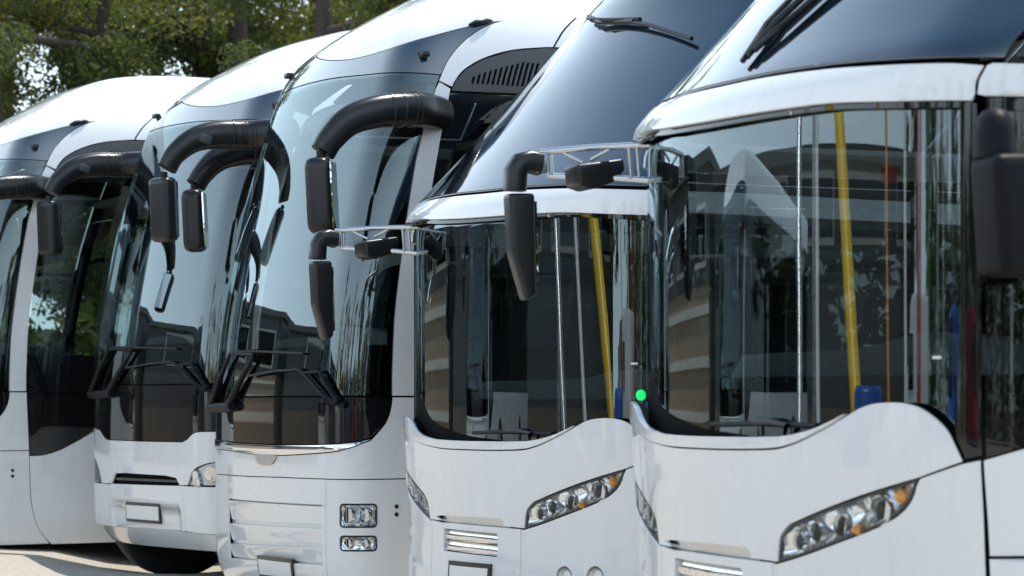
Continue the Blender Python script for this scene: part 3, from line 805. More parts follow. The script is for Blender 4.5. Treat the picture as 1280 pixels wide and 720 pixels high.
    o = tubes('wiper', [([W(-.557, 1.612), W(-.80, 1.46), W(-1.00, 1.315)], [.011, .020, .030]), ([W(.0, 1.592), W(-.25, 1.44), W(-.48, 1.300)], [.011, .020, .030]),
                        ([W(-1.10, 1.285), W(-.75, 1.283), W(-.42, 1.292)], [.030, .032, .028]), ([W(-.52, 1.618, .035), W(.02, 1.60, .035)], .009)], M['mplastic'], root)
    tubes('blade', [([W(-.47, 1.628, .03), W(.1, 1.618, .03), W(.80, 1.596, .02)], .007)], M['rubber'], o)
    o = tubes('wiper', [([W(.70, 1.510), W(.82, 1.49), W(1.10, 1.36), W(1.20, 1.312)], [.008, .010, .013, .016]), ([W(.86, 1.483, .03), W(1.05, 1.490, .03), W(1.13, 1.42, .03), W(1.215, 1.318, .03)], [.007, .010, .016, .020]),
                        ([W(1.12, 1.335), W(1.25, 1.300)], .018)], M['mplastic'], root)
    tubes('blade', [([W(-.06, 1.474, .03), W(.40, 1.498, .03), W(.78, 1.505, .02)], .007)], M['rubber'], o)
    # horn mirrors
    def horn(path, rr, ribs, head, glass, small=None):
        pts = catmull(path, 7)
        rad = catmull([(a, b) for a, b in rr], 7)
        h = tube('horn_mirror', pts, [tuple(q) for q in rad], M['plastic'], root, segs=22, up=(0, 0, 1), power=2.5)
        for t in ribs:
            i = int(t * (len(pts) - 1)); p = pts[i]; q = pts[min(i + 1, len(pts) - 1)]
            dv = (q - p) / np.linalg.norm(q - p); r_ = rad[i]
            tube('bellows_rib', [p - dv * .007, p - dv * .004, p + dv * .004, p + dv * .007], [(r_[0] * 1.0, r_[1] * 1.0), (r_[0] * 1.04, r_[1] * 1.04), (r_[0] * 1.04, r_[1] * 1.04), (r_[0] * 1.0, r_[1] * 1.0)], M['plastic'], h, segs=20, power=2.5)
        c, s_, rz = head
        rot = Matrix.Rotation(R(rz), 3, 'Z') @ Matrix.Rotation(R(3), 3, 'Y')
        bm = bmesh.new(); add_box(bm, c, s_, rot, min(s_) * .42, 5)
        bm_obj('mirror_head', bm, M['plastic'], h, autos=60)
        gc = Vector(c) + rot @ Vector((-s_[0] / 2 - .002, 0, 0))
        box('mirror_glass', gc, (.008, s_[1] * .8, s_[2] * .86), M['mirror'], h, rot)
        tube('mirror_neck', [Vector(c) + Vector((0, 0, s_[2] / 2 - .03)), Vector(c) + Vector((0, 0, s_[2] / 2 + .035))], .026, M['rubber'], h)
        if small:
            box('lens_window', small[0], small[1], M['grey'], h, Matrix.Rotation(R(small[2]), 3, 'Y'), .014)
        return h
    horn([(-.60, 1.17, 2.955), (-.48, 1.30, 2.952), (-.36, 1.38, 2.948), (-.14, 1.41, 2.925), (.03, 1.41, 2.865), (.135, 1.41, 2.765), (.185, 1.41, 2.685)],
         [(.085, .095), (.09, .098), (.09, .096), (.088, .092), (.08, .084), (.068, .074), (.056, .070)], [.34, .38, .42, .46],
         ((.195, 1.41, 2.445), (.145, .20, .42), -30), None)
    horn([(-.48, -1.15, 3.085), (-.38, -1.29, 3.085), (-.26, -1.37, 3.080), (-.05, -1.39, 3.075), (.11, -1.39, 3.035), (.235, -1.39, 2.94), (.295, -1.39, 2.84)],
         [(.085, .095), (.09, .098), (.09, .096), (.088, .092), (.078, .082), (.066, .070), (.056, .066)], [.28, .32, .36, .40, .44],
         ((.315, -1.39, 2.57), (.115, .19, .42), 25), None, small=((.055, -1.312, 3.035), (.085, .03, .06), -18))
    # two filler dots behind the headlight
    for z in (.735, .69):
        p = S.pt(1.535, z, -.002); n_ = S.N(np.array([1.535]), np.array([z]))[0]
        tube('wash_jet', [p, p + n_ * .006, p + n_ * .008], [.013, .012, .006], M['plastic'], root, segs=14)
    return root

def high_face_strip(root):
    """nose with chrome strip, slatted grille and square lamps"""
    S = HIGH
    lg = [(-1.51, 1.345), (1.507, 1.345), (1.503, 1.30), (1.490, 1.25), (1.468, 1.205), (1.437, 1.168), (1.380, 1.122)] + sm((1.380, 1.122), (1.27, 1.098), (1.08, 1.085), (.461, 1.073), (-.426, 1.073), (-1.1, 1.085), (-1.46, 1.12))[1:] + [(-1.5, 1.25)]
    panel('lower_screen', root, S, lg, M['gloss'], off=-.001)
    st = sm((1.384, 1.112), (1.275, 1.091), (1.08, 1.078), (.461, 1.066), (-.426, 1.066), (-1.1, 1.077), (-1.46, 1.11)) + sm((-1.46, 1.07), (-1.1, 1.024), (-.53, 1.018), (.067, 1.006), (.461, 1.010), (1.085, 1.038), (1.25, 1.063), (1.35, 1.098))
    cs = panel('chrome_strip', root, S, st, M['chrome'], off=lambda a, z: .012 - 6 * (z - (1.04 + .012 * np.clip(a, 0, 2))) ** 2, thick=.02, tol=.02)
    panel('badge_tab', cs, S, sm((.02, 1.004), (.06, .965), (.12, .948), (.30, .95), (.36, .967), (.41, 1.006), n=3), M['silver'], off=.010, thick=.016, tol=.02)
    hood = [(1.515, 1.345), (1.511, 1.30), (1.498, 1.247), (1.474, 1.199), (1.442, 1.161), (1.388, 1.104)] + sm((1.352, 1.092), (1.25, 1.057), (1.085, 1.032), (.461, 1.004), (.067, 1.0), (-.53, 1.012), (-1.1, 1.018), (-1.46, 1.064)) + [(-1.515, 1.1), (-1.52, 1.345), (-1.642, 1.345), (-1.664, .87), (-1.1, .858), (-.3, .868), (.45, .882), (1.087, .890), (1.60, .893), (1.664, .893), (1.645, 1.345)]
    panel('hood_panel', root, S, hood, M['white'], thick=.014)
    gh = [(-.66, .715), (1.046, .742), (1.046, .40), (-.66, .34)]
    ctr = [(-1.02, .15), (1.079, .15), (1.083, .884), (.45, .876), (-.3, .862), (-1.02, .853)]
    panel('bumper_centre', root, S, ctr, M['white'], holes=[gh], thick=.016)
    panel('grille_recess', root, S, grow(gh, .02), M['white'], off=-.035, thick=.012)
    rows = [((.705, .585), (.731, .632)), ((.560, .455), (.606, .524)), ((.432, .350), (.500, .415))]
    for (l0, l1), (r0, r1) in rows:
        def off(a, z, l0=l0, l1=l1, r0=r0, r1=r1):
            t = (a + .645) / 1.68
            zt = l0 + (r0 - l0) * t; zb = l1 + (r1 - l1) * t
            u = np.clip((zt - z) / (zt - zb), 0, 1)
            return -.002 - .022 * u
        panel('grille_slat', root, S, [(-.64, l0), (1.036, r0), (1.036, r1), (-.64, l1)], M['white'], off=off, thick=.012)
    hl = rrect(1.206, .624, 1.418, .748, .018); fg = rrect(1.206, .492, 1.416, .570, .018)
    cr = [(1.090, .15), (1.740, .15)] + sm((1.735, .21), (1.705, .32), (1.677, .5), (1.669, .70), (1.665, .886), n=4) + [(1.60, .886), (1.090, .884)]
    cr[1] = (1.755, .155)
    panel('bumper_corner', root, S, cr, M['white'], holes=[grow(hl, .006), grow(fg, .006)], thick=.016)
    crl = [(-1.027, .15), (-1.755, .155), (-1.665, .86), (-1.09, .852), (-1.027, .853)]
    hll = rrect(-1.36, .624, -1.15, .748, .018)
    panel('bumper_corner', root, S, crl, M['white'], holes=[grow(hll, .006)], thick=.016)
    lamp_unit(root, S, hl, [(1.262, .688, .046), (1.362, .688, .046)], [], .035, .004)
    lamp_unit(root, S, fg, [(1.262, .530, .030), (1.362, .530, .030)], [], .03, .004)
    lamp_unit(root, S, hll, [(-1.30, .688, .046), (-1.20, .688, .046)], [], .035, .004)
    panel('inner_shell', root, S, [(-1.70, .17), (1.70, .17), (1.64, 1.38), (-1.64, 1.38)], M['black'], off=-.085, thick=.01)
    panel('seam_backing', root, S, [(-1.6, 1.30), (1.52, 1.30), (1.52, 1.362), (-1.6, 1.362)], M['black'], off=-.016, thick=.006)
    panel('seam_backing', root, S, [(1.05, .17), (1.12, .17), (1.12, .84), (1.66, .84), (1.66, .92), (1.05, .92), (.2, .90), (-1.6, .88), (-1.6, .83), (.2, .85), (1.05, .86)], M['black'], off=-.022, thick=.006)
    number_plate(root, S, [(.05, .27), (.64, .285), (.64, .412), (.05, .402)])

def high_face_notch(root):
    """nose with stepped screen edge, black intake and deep bumper"""
    S = HIGH
    top = [(-1.52, 1.02), (-1.3, 1.032), (-1.115, 1.033), (-.90, 1.020)] + sm((-.862, 1.010), (-.78, .978), (-.70, .956), (-.62, .949), n=3) + [(.2, .950), (.88, .955)] + sm((.913, .960), (.97, .978), (1.02, 1.005), (1.07, 1.022), (1.13, 1.029), n=3) + [(1.3, 1.032), (1.42, 1.06)] + sm((1.455, 1.10), (1.490, 1.20), (1.508, 1.345), n=3)
    panel('lower_screen', root, S, top + [(-1.52, 1.345)], M['gloss'], off=-.001)
    ht_r = sm((.955, .655), (.975, .680), (1.000, .718), (1.05, .763), (1.12, .790), (1.22, .815), (1.36, .826), (1.50, .820), n=3)
    t2 = [(a + (.007 if a > 1.4 else 0), z - .007) for a, z in top]
    hood = t2 + [(1.645, 1.345), (1.665, .83), (1.56, .82)] + ht_r[::-1] + [(.846, .651), (.790, .700), (.62, .712), (-.158, .710), (-.42, .700), (-.50, .640), (-.53, .622), (-.80, .615), (-.86, .70), (-1.0, .79), (-1.3, .82), (-1.664, .83), (-1.645, 1.345), (-1.53, 1.345)]
    panel('hood_panel', root, S, hood, M['white'], thick=.014)
    sl = [(-.50, .628), (.842, .655), (.80, .695), (.62, .706), (-.158, .704), (-.41, .694)]
    it = panel('intake_slot', root, S, grow(sl, .008), M['black'], off=-.04, thick=.01)
    panel('intake_bar', it, S, [(-.47, .650), (.83, .668), (.81, .684), (-.45, .668)], M['grey'], off=-.02, thick=.012)
    lamp = ht_r + [(1.55, .78), (1.55, .66), (1.3, .655), (.965, .648)]
    lamp = grow(lamp, -.006)
    lu = panel('headlight', root, S, lamp, M['white'], off=-.022, thick=.02)
    for c, z in ((1.075, .722), (1.095, .676)):
        p = S.pt(c, z, -.02); n_ = S.N(np.array([c]), np.array([z]))[0]
        tube('projector_ring', [p, p + n_ * .02, p + n_ * .022, p + n_ * .012], [.040, .038, .031, .028], M['chrome'], lu, segs=20)
        tube('projector_lens', [p + n_ * .006, p + n_ * .014, p + n_ * .017], [.028, .02, .004], M['bulb'], lu, segs=18, angle=89)
    for c in (1.22, 1.35):
        p = S.pt(c, .735, -.02); n_ = S.N(np.array([c]), np.array([.735]))[0]
        tube('projector_ring', [p, p + n_ * .02, p + n_ * .022, p + n_ * .012], [.055, .052, .044, .040], M['chrome'], lu, segs=20)
        tube('projector_lens', [p + n_ * .006, p + n_ * .014, p + n_ * .017], [.040, .03, .004], M['bulb'], lu, segs=18, angle=89)
    panel('cover_lens', lu, S, grow(lamp, -.004), M['lens'], off=.0, thick=0)
    lampl = mir(ht_r) + [(-.86, .625), (-1.3, .62), (-1.55, .64), (-1.58, .78)]
    panel('headlight', root, S, [(-1.56, .80), (-1.3, .812), (-1.0, .782), (-.868, .70), (-.81, .622), (-1.3, .61), (-1.56, .62)], M['lens'], off=-.004, thick=0)
    panel('headlight_bowl', root, S, [(-1.56, .80), (-1.3, .812), (-1.0, .782), (-.868, .70), (-.81, .622), (-1.3, .61), (-1.56, .62)], M['refl'], off=-.05, thick=.004)
    # bumper: centre piece with plate recess, two corners, undercut lip
    def boff(a, z):
        rec = np.clip((a + .60) / .07, 0, 1) * np.clip((.87 - a) / .07, 0, 1) * np.clip((.50 - z) / .03, 0, 1) * np.clip((z - .28) / .02, 0, 1)
        return -.020 * rec * rec * (3 - 2 * rec)
    panel('bumper_centre', root, S, [(-.575, .298), (.922, .335), (.872, .646), (-.5, .620), (-.568, .612)], M['white'], off=boff, thick=.012, tol=.03)
    panel('bumper_corner', root, S, [(.930, .335), (1.30, .322), (1.708, .31), (1.669, .70), (1.667, .82), (1.562, .81), (1.556, .652), (1.3, .647), (.880, .645)], M['white'])
    panel('bumper_corner', root, S, [(-.583, .298), (-1.1, .30), (-1.708, .31), (-1.667, .82), (-1.57, .81), (-1.57, .61), (-.575, .611)], M['white'])
    panel('bumper_lip', root, S, sm((-1.71, .30), (-1.115, .290), (-.5, .293), (.2, .314), (.926, .326), (1.3, .313), (1.71, .30), n=3) + sm((1.755, .18), (1.18, .178), (.5, .168), (-.2, .15), (-.795, .132), (-1.2, .14), (-1.74, .17), n=3), M['white'], off=lambda a, z: -.02 - .25 * (.31 - z), thick=.014)
    panel('inner_shell', root, S, [(-1.70, .20), (1.70, .20), (1.64, 1.38), (-1.64, 1.38)], M['black'], off=-.085, thick=.01)
    panel('seam_backing', root, S, [(-1.6, 1.30), (1.52, 1.30), (1.52, 1.362), (-1.6, 1.362)], M['black'], off=-.016, thick=.006)
    panel('seam_backing', root, S, [(-1.6, .58), (1.66, .60), (1.66, .66), (.9, .67), (-.5, .64), (-1.6, .635)], M['black'], off=-.045, thick=.006)
    number_plate(root, S, [(-.182, .356), (.498, .366), (.498, .508), (-.182, .498)], off=-.004)

# ------------------------------------------------------------------ place the row of five
def place(o, X, Y, a, e, label, dz=0.0):
    o.location = (X, Y, EYE - e + dz)
    o.rotation_euler = (0, 0, math.atan2(-math.cos(R(a)), -math.sin(R(a))))
    tag(o, label, 'coach', 'white coaches parked in a row')
GRP = 'white coaches parked in a row'
c1 = low_coach()
c2 = copy_tree(c1)
place(c1, .761, 8.121, 68.942, 1.296, 'nearest white low-nosed coach with wave-shaped hood, big windscreen and long wipers on its dark dome')
place(c2, -.097, 11.487, 59.938, 1.369, 'white low-nosed coach with green windscreen dot, between the chrome-strip coach and the nearest coach')
c3 = high_coach_common()
c4 = copy_tree(c3)
c5 = copy_tree(c3)
high_face_strip(c3)
high_face_strip(c5)
high_face_notch(c4)
place(c3, -1.426, 14.482, 66.529, 1.331, 'tall white coach with chrome strip under its screen and square headlights, horn mirrors')
place(c4, -2.632, 17.44, 61.566, 1.242, 'tall white coach with black intake slot and framed number plate, wheel showing under its bumper')
place(c5, -4.726, 19.794, 64.358, 1.286, 'farthest white coach cut by the frame, showing its side window and curved black skirt')
for c, axle in ((c3, -2.75), (c4, -.60), (c5, -2.75)):
    for x in (axle, -8.6):
        for y in (-1.07, 1.07): wheel(c, x, y, .52 - c.location.z - (.12 if (c is c4 and x > -2) else 0), .52)

# things only one of the twins carries
def dot(root, S, a, z, off, r, m_, name, seg=20):
    return panel(name, root, S, oval(a, z, r, r, seg), m_, off=off, thick=.004, tol=.02)
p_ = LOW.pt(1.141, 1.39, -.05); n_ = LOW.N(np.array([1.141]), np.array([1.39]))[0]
gl_ = tube('green_sticker_rim', [p_, p_ + n_ * .016, p_ + n_ * .018], [.029, .029, .022], M['plastic'], c2, segs=24)  # windscreen sticker built as a small dome; its glow is added emission
tube('green_sticker_dome', [p_ + n_ * .017, p_ + n_ * .024, p_ + n_ * .029, p_ + n_ * .031], [.0245, .021, .013, .003], M['green'], gl_, segs=24, angle=89)
panel('small_sticker', c2, LOW, rrect(1.10, 1.525, 1.136, 1.534, .003), M['stick'], off=-.01, thick=.003, tol=.05)
panel('small_sticker', c1, LOW, rrect(1.118, 1.418, 1.148, 1.427, .003), M['stick'], off=-.01, thick=.003, tol=.05)
panel('red_sticker', c1, LOW, rrect(.84, 1.963, .915, 2.012, .008), M['red'], off=-.088, thick=.006, tol=.05)
D = lambda a, z, o=.022: tuple(LOW.pt(a, z, o))
wp = tubes('dome_wiper', [([D(.074, 2.43, .024), D(.05, 2.56), D(.15, 2.70), D(.30, 2.86)], .013), ([D(.09, 2.45, .024), D(.20, 2.60, .024), D(.36, 2.80, .024), D(.5, 2.93, .024)], .011)], M['plastic'], c1)
tubes('blade', [([D(.06, 2.42, .02), D(-.02, 2.56, .025), D(.06, 2.72, .03), D(.2, 2.86, .03)], .010), ([D(.12, 2.5, .03), D(.30, 2.66, .03), D(.55, 2.88, .03)], .009)], M['rubber'], wp)

# ------------------------------------------------------------------ ground
gm, t, b = new_mat('pale_concrete')
tc = t.nodes.new('ShaderNodeTexCoord')
n1 = t.nodes.new('ShaderNodeTexNoise'); n1.inputs['Scale'].default_value = .35; n1.inputs['Detail'].default_value = 8
n2 = t.nodes.new('ShaderNodeTexNoise'); n2.inputs['Scale'].default_value = 24; n2.inputs['Detail'].default_value = 8
t.links.new(tc.outputs['Object'], n1.inputs['Vector']); t.links.new(tc.outputs['Object'], n2.inputs['Vector'])
mx = t.nodes.new('ShaderNodeMix'); mx.data_type = 'RGBA'
mx.inputs[6].default_value = (.34, .30, .25, 1); mx.inputs[7].default_value = (.52, .465, .395, 1)
t.links.new(n1.outputs['Fac'], mx.inputs[0])
m2 = t.nodes.new('ShaderNodeMix'); m2.data_type = 'RGBA'; m2.blend_type = 'MULTIPLY'; m2.inputs[0].default_value = .6
cr_ = t.nodes.new('ShaderNodeValToRGB'); cr_.color_ramp.elements[0].position = .3; cr_.color_ramp.elements[0].color = (.55, .55, .55, 1); cr_.color_ramp.elements[1].position = .65
t.links.new(n2.outputs['Fac'], cr_.inputs[0])
t.links.new(mx.outputs[2], m2.inputs[6]); t.links.new(cr_.outputs[0], m2.inputs[7])
t.links.new(m2.outputs[2], b.inputs['Base Color'])
b.inputs['Roughness'].default_value = .85
bp = t.nodes.new('ShaderNodeBump'); bp.inputs['Strength'].default_value = .5; bp.inputs['Distance'].default_value = .01
t.links.new(n2.outputs['Fac'], bp.inputs['Height']); t.links.new(bp.outputs[0], b.inputs['Normal'])
gx = np.unique(np.concatenate([np.linspace(-600, -16, 14), np.linspace(-16, 16, 81), np.linspace(16, 600, 14)]))
gy = np.unique(np.concatenate([np.linspace(-400, 4, 14), np.linspace(4, 44, 101), np.linspace(44, 1200, 16)]))
V = []
for y in gy:
    for x in gx:
        z = -.12 * math.exp(-((x + 2.5) ** 2 + (y - 18.9) ** 2) / 1.1)
        if 8 < y < 44: z += .10 / (1 + math.exp(np.clip((x + 3.3) / .10, -40, 40))) / (1 + math.exp(np.clip(-(x + 13) / .5, -40, 40))) * min(1, (y - 8) / 5) * min(1, (44 - y) / 6)
        V.append((x, y, z))
nx = len(gx)
Fc = [(j * nx + i, j * nx + i + 1, (j + 1) * nx + i + 1, (j + 1) * nx + i) for j in range(len(gy) - 1) for i in range(nx - 1)]
tag(mobj('ground', V, Fc, gm), kind='structure')

# ------------------------------------------------------------------ trees
def leaf_mat(name, c):
    m, t, b = new_mat(name)
    tc = t.nodes.new('ShaderNodeTexCoord')
    n = t.nodes.new('ShaderNodeTexNoise'); n.inputs['Scale'].default_value = 1.1; n.inputs['Detail'].default_value = 5
    t.links.new(tc.outputs['Object'], n.inputs['Vector'])
    mx = t.nodes.new('ShaderNodeMix'); mx.data_type = 'RGBA'
    mx.inputs[6].default_value = (c[0] * .55, c[1] * .6, c[2] * .6, 1); mx.inputs[7].default_value = (c[0] * 1.6, c[1] * 1.45, c[2] * 1.1, 1)
    t.links.new(n.outputs['Fac'], mx.inputs[0])
    t.links.new(mx.outputs[2], b.inputs['Base Color'])
    b.inputs['Roughness'].default_value = .6
    tr = t.nodes.new('ShaderNodeBsdfTranslucent')
    m3 = t.nodes.new('ShaderNodeMix'); m3.data_type = 'RGBA'; m3.inputs[0].default_value = .5
    m3.inputs[7].default_value = (min(1, c[0] * 3.2), c[1] * 2.7, c[2] * .8, 1)
    t.links.new(mx.outputs[2], m3.inputs[6]); t.links.new(m3.outputs[2], tr.inputs[0])
    ms = t.nodes.new('ShaderNodeMixShader'); ms.inputs[0].default_value = .42
    t.links.new(b.outputs[0], ms.inputs[1]); t.links.new(tr.outputs[0], ms.inputs[2])
    t.links.new(ms.outputs[0], t.nodes['Material Output'].inputs[0])
    return m
LEAF = [leaf_mat('leaf_dark', (.050, .075, .030)), leaf_mat('leaf_mid', (.085, .112, .034)), leaf_mat('leaf_olive', (.12, .135, .04))]
BARK = mat('bark', (.055, .042, .034), .9, var=.45, vscale=9, bump=1.0, bscale=30)

def tree_mesh(seed, h, r, trunk_r, leafset, nl, z0=3.0, limbs=11, leaf=.056):
    rng = random.Random(seed)
    root = empty('tree')
    items = []
    tp = [(0, 0, -.1), (rng.uniform(-.1, .1), rng.uniform(-.1, .1), h * .35), (rng.uniform(-.25, .25), rng.uniform(-.25, .25), h * .7), (rng.uniform(-.3, .3), rng.uniform(-.3, .3), h)]
    tpts = catmull(tp, 6)
    items.append((tpts, [trunk_r * (1.15 - .95 * i / (len(tpts) - 1)) for i in range(len(tpts))]))
    cl = []
    for i in range(limbs):
        f = rng.uniform(.30, .97); k = int(f * (len(tpts) - 1)); p = tpts[k]
        az = rng.uniform(0, 2 * math.pi); L = r * rng.uniform(.6, 1.05) * (1.15 - .55 * f)
        up = rng.uniform(-.1, .5)
        q = p + np.array((math.cos(az) * L * .5, math.sin(az) * L * .5, L * up * .4)); q2 = p + np.array((math.cos(az) * L, math.sin(az) * L, L * up))
        items.append((catmull([p, q, q2], 4), [trunk_r * .34 * (1 - .1 * j) for j in range(9)]))
        for j in range(3):
            u = rng.uniform(.4, 1.0); c = p + (q2 - p) * u
            d = np.array((rng.gauss(0, 1), rng.gauss(0, 1), rng.gauss(.2, .7))); d /= np.linalg.norm(d); e = c + d * r * rng.uniform(.2, .4)
            items.append(([c, (c + e) / 2 + np.array((0, 0, .05)), e], [.045, .03, .012])); cl.append(e); cl.append((c + e) / 2)
        cl.append(q2)
    tubes('trunk', items, BARK, root, segs=9)
    nc = 95
    while len(cl) < nc:
        az = rng.uniform(0, 2 * math.pi); z = rng.uniform(z0, h * 1.04); rr = r * math.sqrt(rng.random()) * (1.05 - .5 * max(0, (z - z0) / (h - z0)) ** 1.6)
        cl.append(np.array((math.cos(az) * rr, math.sin(az) * rr, z)))
    rg = np.random.default_rng(seed)
    cl = np.array(cl); cs = rg.uniform(.35, .95, len(cl)) * r * .26
    idx = rg.integers(0, len(cl), nl)
    dv = rg.normal(0, 1, (nl, 3)); dv /= np.linalg.norm(dv, axis=1, keepdims=True)
    c = cl[idx] + dv * (cs[idx] * rg.uniform(.1, 1, nl) ** .5)[:, None] * np.array((1, 1, .62))
    a = rg.normal(0, 1, (nl, 3)); a /= np.linalg.norm(a, axis=1, keepdims=True)
    b2 = np.cross(a, rg.normal(0, 1, (nl, 3))); b2 /= np.linalg.norm(b2, axis=1, keepdims=True)
    L = leaf * rg.uniform(.6, 1.5, nl)[:, None]; Wd = L * .42
    V = np.stack([c - a * L, c + b2 * Wd, c + a * L, c - b2 * Wd], 1).reshape(-1, 3)
    me = bpy.data.meshes.new('crown')
    Fc = np.arange(nl * 4).reshape(-1, 4)
    me.from_pydata(V.tolist(), [], Fc.tolist())
    for m_ in leafset: me.materials.append(m_)
    me.polygons.foreach_set('material_index', ((idx * 7 + rg.integers(0, 2, nl)) % len(leafset)).astype(int))
    me.update()
    link(bpy.data.objects.new('crown', me), root)
    return root
TG = 'trees behind the coaches'
def put(o, x, y, rz, s, label, cat='tree', group=TG):
    o.location = (x, y, 0); o.rotation_euler = (0, 0, rz); o.scale = (s, s, s)
    tag(o, label, cat, group)
T1 = tree_mesh(3, 11.5, 3.6, .36, [LEAF[0], LEAF[0], LEAF[1]], 36000, z0=4.2)
T2 = tree_mesh(8, 12.5, 3.4, .24, [LEAF[0], LEAF[1], LEAF[2]], 36000, z0=3.5)
T3 = tree_mesh(15, 10.5, 4.2, .28, [LEAF[1], LEAF[2], LEAF[2]], 36000, z0=2.5, leaf=.05)
put(T1, -8.75, 40.5, .4, 1.0, 'dark tree with thick trunk at the left edge, long branch reaching right')
put(T2, -3.0, 39.0, 2.0, .98, 'tree whose straight trunk rises just left of the chrome-strip coach roof')
put(T3, -6.2, 46.0, 1.0, 1.05, 'olive-green tree with pale leaf clumps above the second coach from the left')
TREES = [(T1, -5.0, 44.0, 5.5, .95), (T2, -7.6, 43.5, 3.4, .9), (T3, -11.0, 44.0, 2.2, 1.0), (T2, -1.6, 44.5, 1.1, .95), (T3, -3.9, 49.0, 3.0, 1.1), (T2, -10.3, 48.5, 5.2, 1.0), (T1, -6.9, 55.0, 2.6, 1.1), (T2, -1.2, 51.0, 4.1, 1.1), (T3, -12.4, 58.0, 0.4, 1.2), (T1, -.6, 60.0, 1.7, 1.1), (T3, -9.2, 64.0, 4.4, 1.25), (T2, -4.6, 66.0, .9, 1.2)]
LB = ['dark tree between the trunks, above the second coach', 'mid green tree just right of the thick left trunk', 'olive tree half out of the frame at left', 'bushy tree just right of the straight trunk', 'broad leafy tree standing between the two trunks', 'dark tree close behind the left trunk', 'deep green tree far behind the leftmost roofs', 'tree peeping out right of the straight trunk',
      'wide olive tree beyond the left edge trunk', 'dark tree hidden behind the high roofs', 'pale green tree in the far gap left of centre', 'farthest tree behind the straight trunk']
for (src, x, y, rz, s), lb in zip(TREES, LB):
    put(copy_tree(src), x, y, rz, s, lb)

# ------------------------------------------------------------------ the rest of the yard, left of and behind the camera (seen in the glass)
def simple_hall(x0, y0, x1, y1, h, dep, label, bricks=True):
    """long hall with plinth, brick band, window strips and a flat roof edge along the line (x0,y0)-(x1,y1)"""
    L = math.hypot(x1 - x0, y1 - y0); ang = math.atan2(y1 - y0, x1 - x0)
    r = empty('depot_hall', (x0, y0, 0), ang)
    brick = bpy.data.materials.new('brick_wall'); brick.use_nodes = True
    t = brick.node_tree; b = t.nodes['Principled BSDF']
    tc = t.nodes.new('ShaderNodeTexCoord'); bk = t.nodes.new('ShaderNodeTexBrick')
    mp = t.nodes.new('ShaderNodeMapping'); mp.inputs['Rotation'].default_value = (R(90), 0, 0)
    t.links.new(tc.outputs['Object'], mp.inputs[0]); t.links.new(mp.outputs[0], bk.inputs['Vector'])
    bk.inputs['Color1'].default_value = (.27, .18, .125, 1); bk.inputs['Color2'].default_value = (.34, .24, .17, 1); bk.inputs['Mortar'].default_value = (.33, .30, .26, 1)
    bk.inputs['Scale'].default_value = 4.0
    t.links.new(bk.outputs[0], b.inputs['Base Color']); b.inputs['Roughness'].default_value = .9
    conc = mat('dark_cladding', (.085, .088, .090), .6, var=.3, vscale=1.2)
    pale = mat('pale_band', (.52, .49, .44), .7, var=.15)
    n = int(L // 6)
    box('wall', (L / 2, dep / 2, 1.8), (L, dep, 3.6), brick if bricks else conc, r)
    box('upper_cladding', (L / 2, dep / 2, (h + 3.6) / 2), (L + .1, dep + .1, h - 3.6), conc, r)
    box('roof', (L / 2, dep / 2, h + .15), (L + .8, dep + .8, .3), conc, r)
    if not bricks: box('reflection_strip', (L / 2, -.02, .55), (L + .04, .2, 1.1), mat('tan_strip', (.17, .14, .11), .85, var=.35, vscale=.8), r)  # tan strip added so the coach glass reflects a warm brown
    for k in range(3 if bricks else 0):
        box('pale_band', (L / 2, -.03, .9 + k * 1.1), (L + .05, .1, .22), pale, r)
    for i in range(n):
        f_ = box('window', (3 + i * 6, -.06, 4.6), (4.4, .12, 1.3), pale, r)
        box('pane', (3 + i * 6, -.10, 4.6), (4.1, .08, 1.05), M['gloss'], f_)
    tag(r, label, 'building')
simple_hall(-26, 38, -17, 64, 6.0, 12, 'brick depot hall with dark upper cladding and pale bands, far left of the row')
simple_hall(-36, 6, -26.5, 36.5, 5.4, 12, 'dark grey depot hall left of the yard, next to the brick one', False)
oc = copy_tree(c3)
place(oc, -12.0, 19.5, -90.0, EYE, 'white coach standing alone across the yard, mirrored in the nearest windscreen')
YEL = mat('yellow_paint', (.90, .56, .02), .35); BLU = mat('blue_paint', (.02, .10, .38), .4); REDP = mat('red_paint', (.40, .02, .015), .4)
def post(x, y, h, r, m_, label, name, lean=(0, 0), base=None, cap=None):  # lean tips a post up to the sun so its reflection brightens
    e = empty(name, (x, y, 0))
    tube('post', [(0, 0, .0), (lean[0] * .5, lean[1] * .5, h * .5), (lean[0], lean[1], h)], r, m_, e, segs=16)
    if base: tube('base', [(0, 0, 0), (0, 0, .05), (0, 0, base[1] - .05), (0, 0, base[1])], [base[0], base[0] * 1.04, base[0] * 1.04, base[0] * .9], base[2], e, segs=24)
    if cap: box('lamp_head', (lean[0], lean[1], h + .06), (.5, .22, .12), M['silver'], e, bev=.03)
    tag(e, label, 'post')
post(-7.5, 9.15, 4.2, .20, YEL, 'yellow leaning hoist post on a blue drum base across the yard', 'hoist_post', lean=(-3.6, 2.2), base=(.42, 1.35, BLU))
post(-8.7, 6.4, 4.2, .09, REDP, 'slim red post across the yard', 'signal_post', lean=(-1.8, -.3))
post(-11.5, 12.6, 6.5, .09, M['silver'], 'silver lamp post across the yard beside the hoist post', 'lamp_post', cap=True)
post(-9.0, 3.5, 6.5, .09, M['stick'], 'white lamp post across the yard nearest the camera', 'lamp_post', cap=True)
post(-3.5, -6.0, 3.6, .06, YEL, 'thin yellow post added behind the camera for its reflection', 'streak_pole')
post(-6.5, -4.0, 3.6, .10, M['stick'], 'thick white post added behind the camera for its reflection', 'streak_pole')
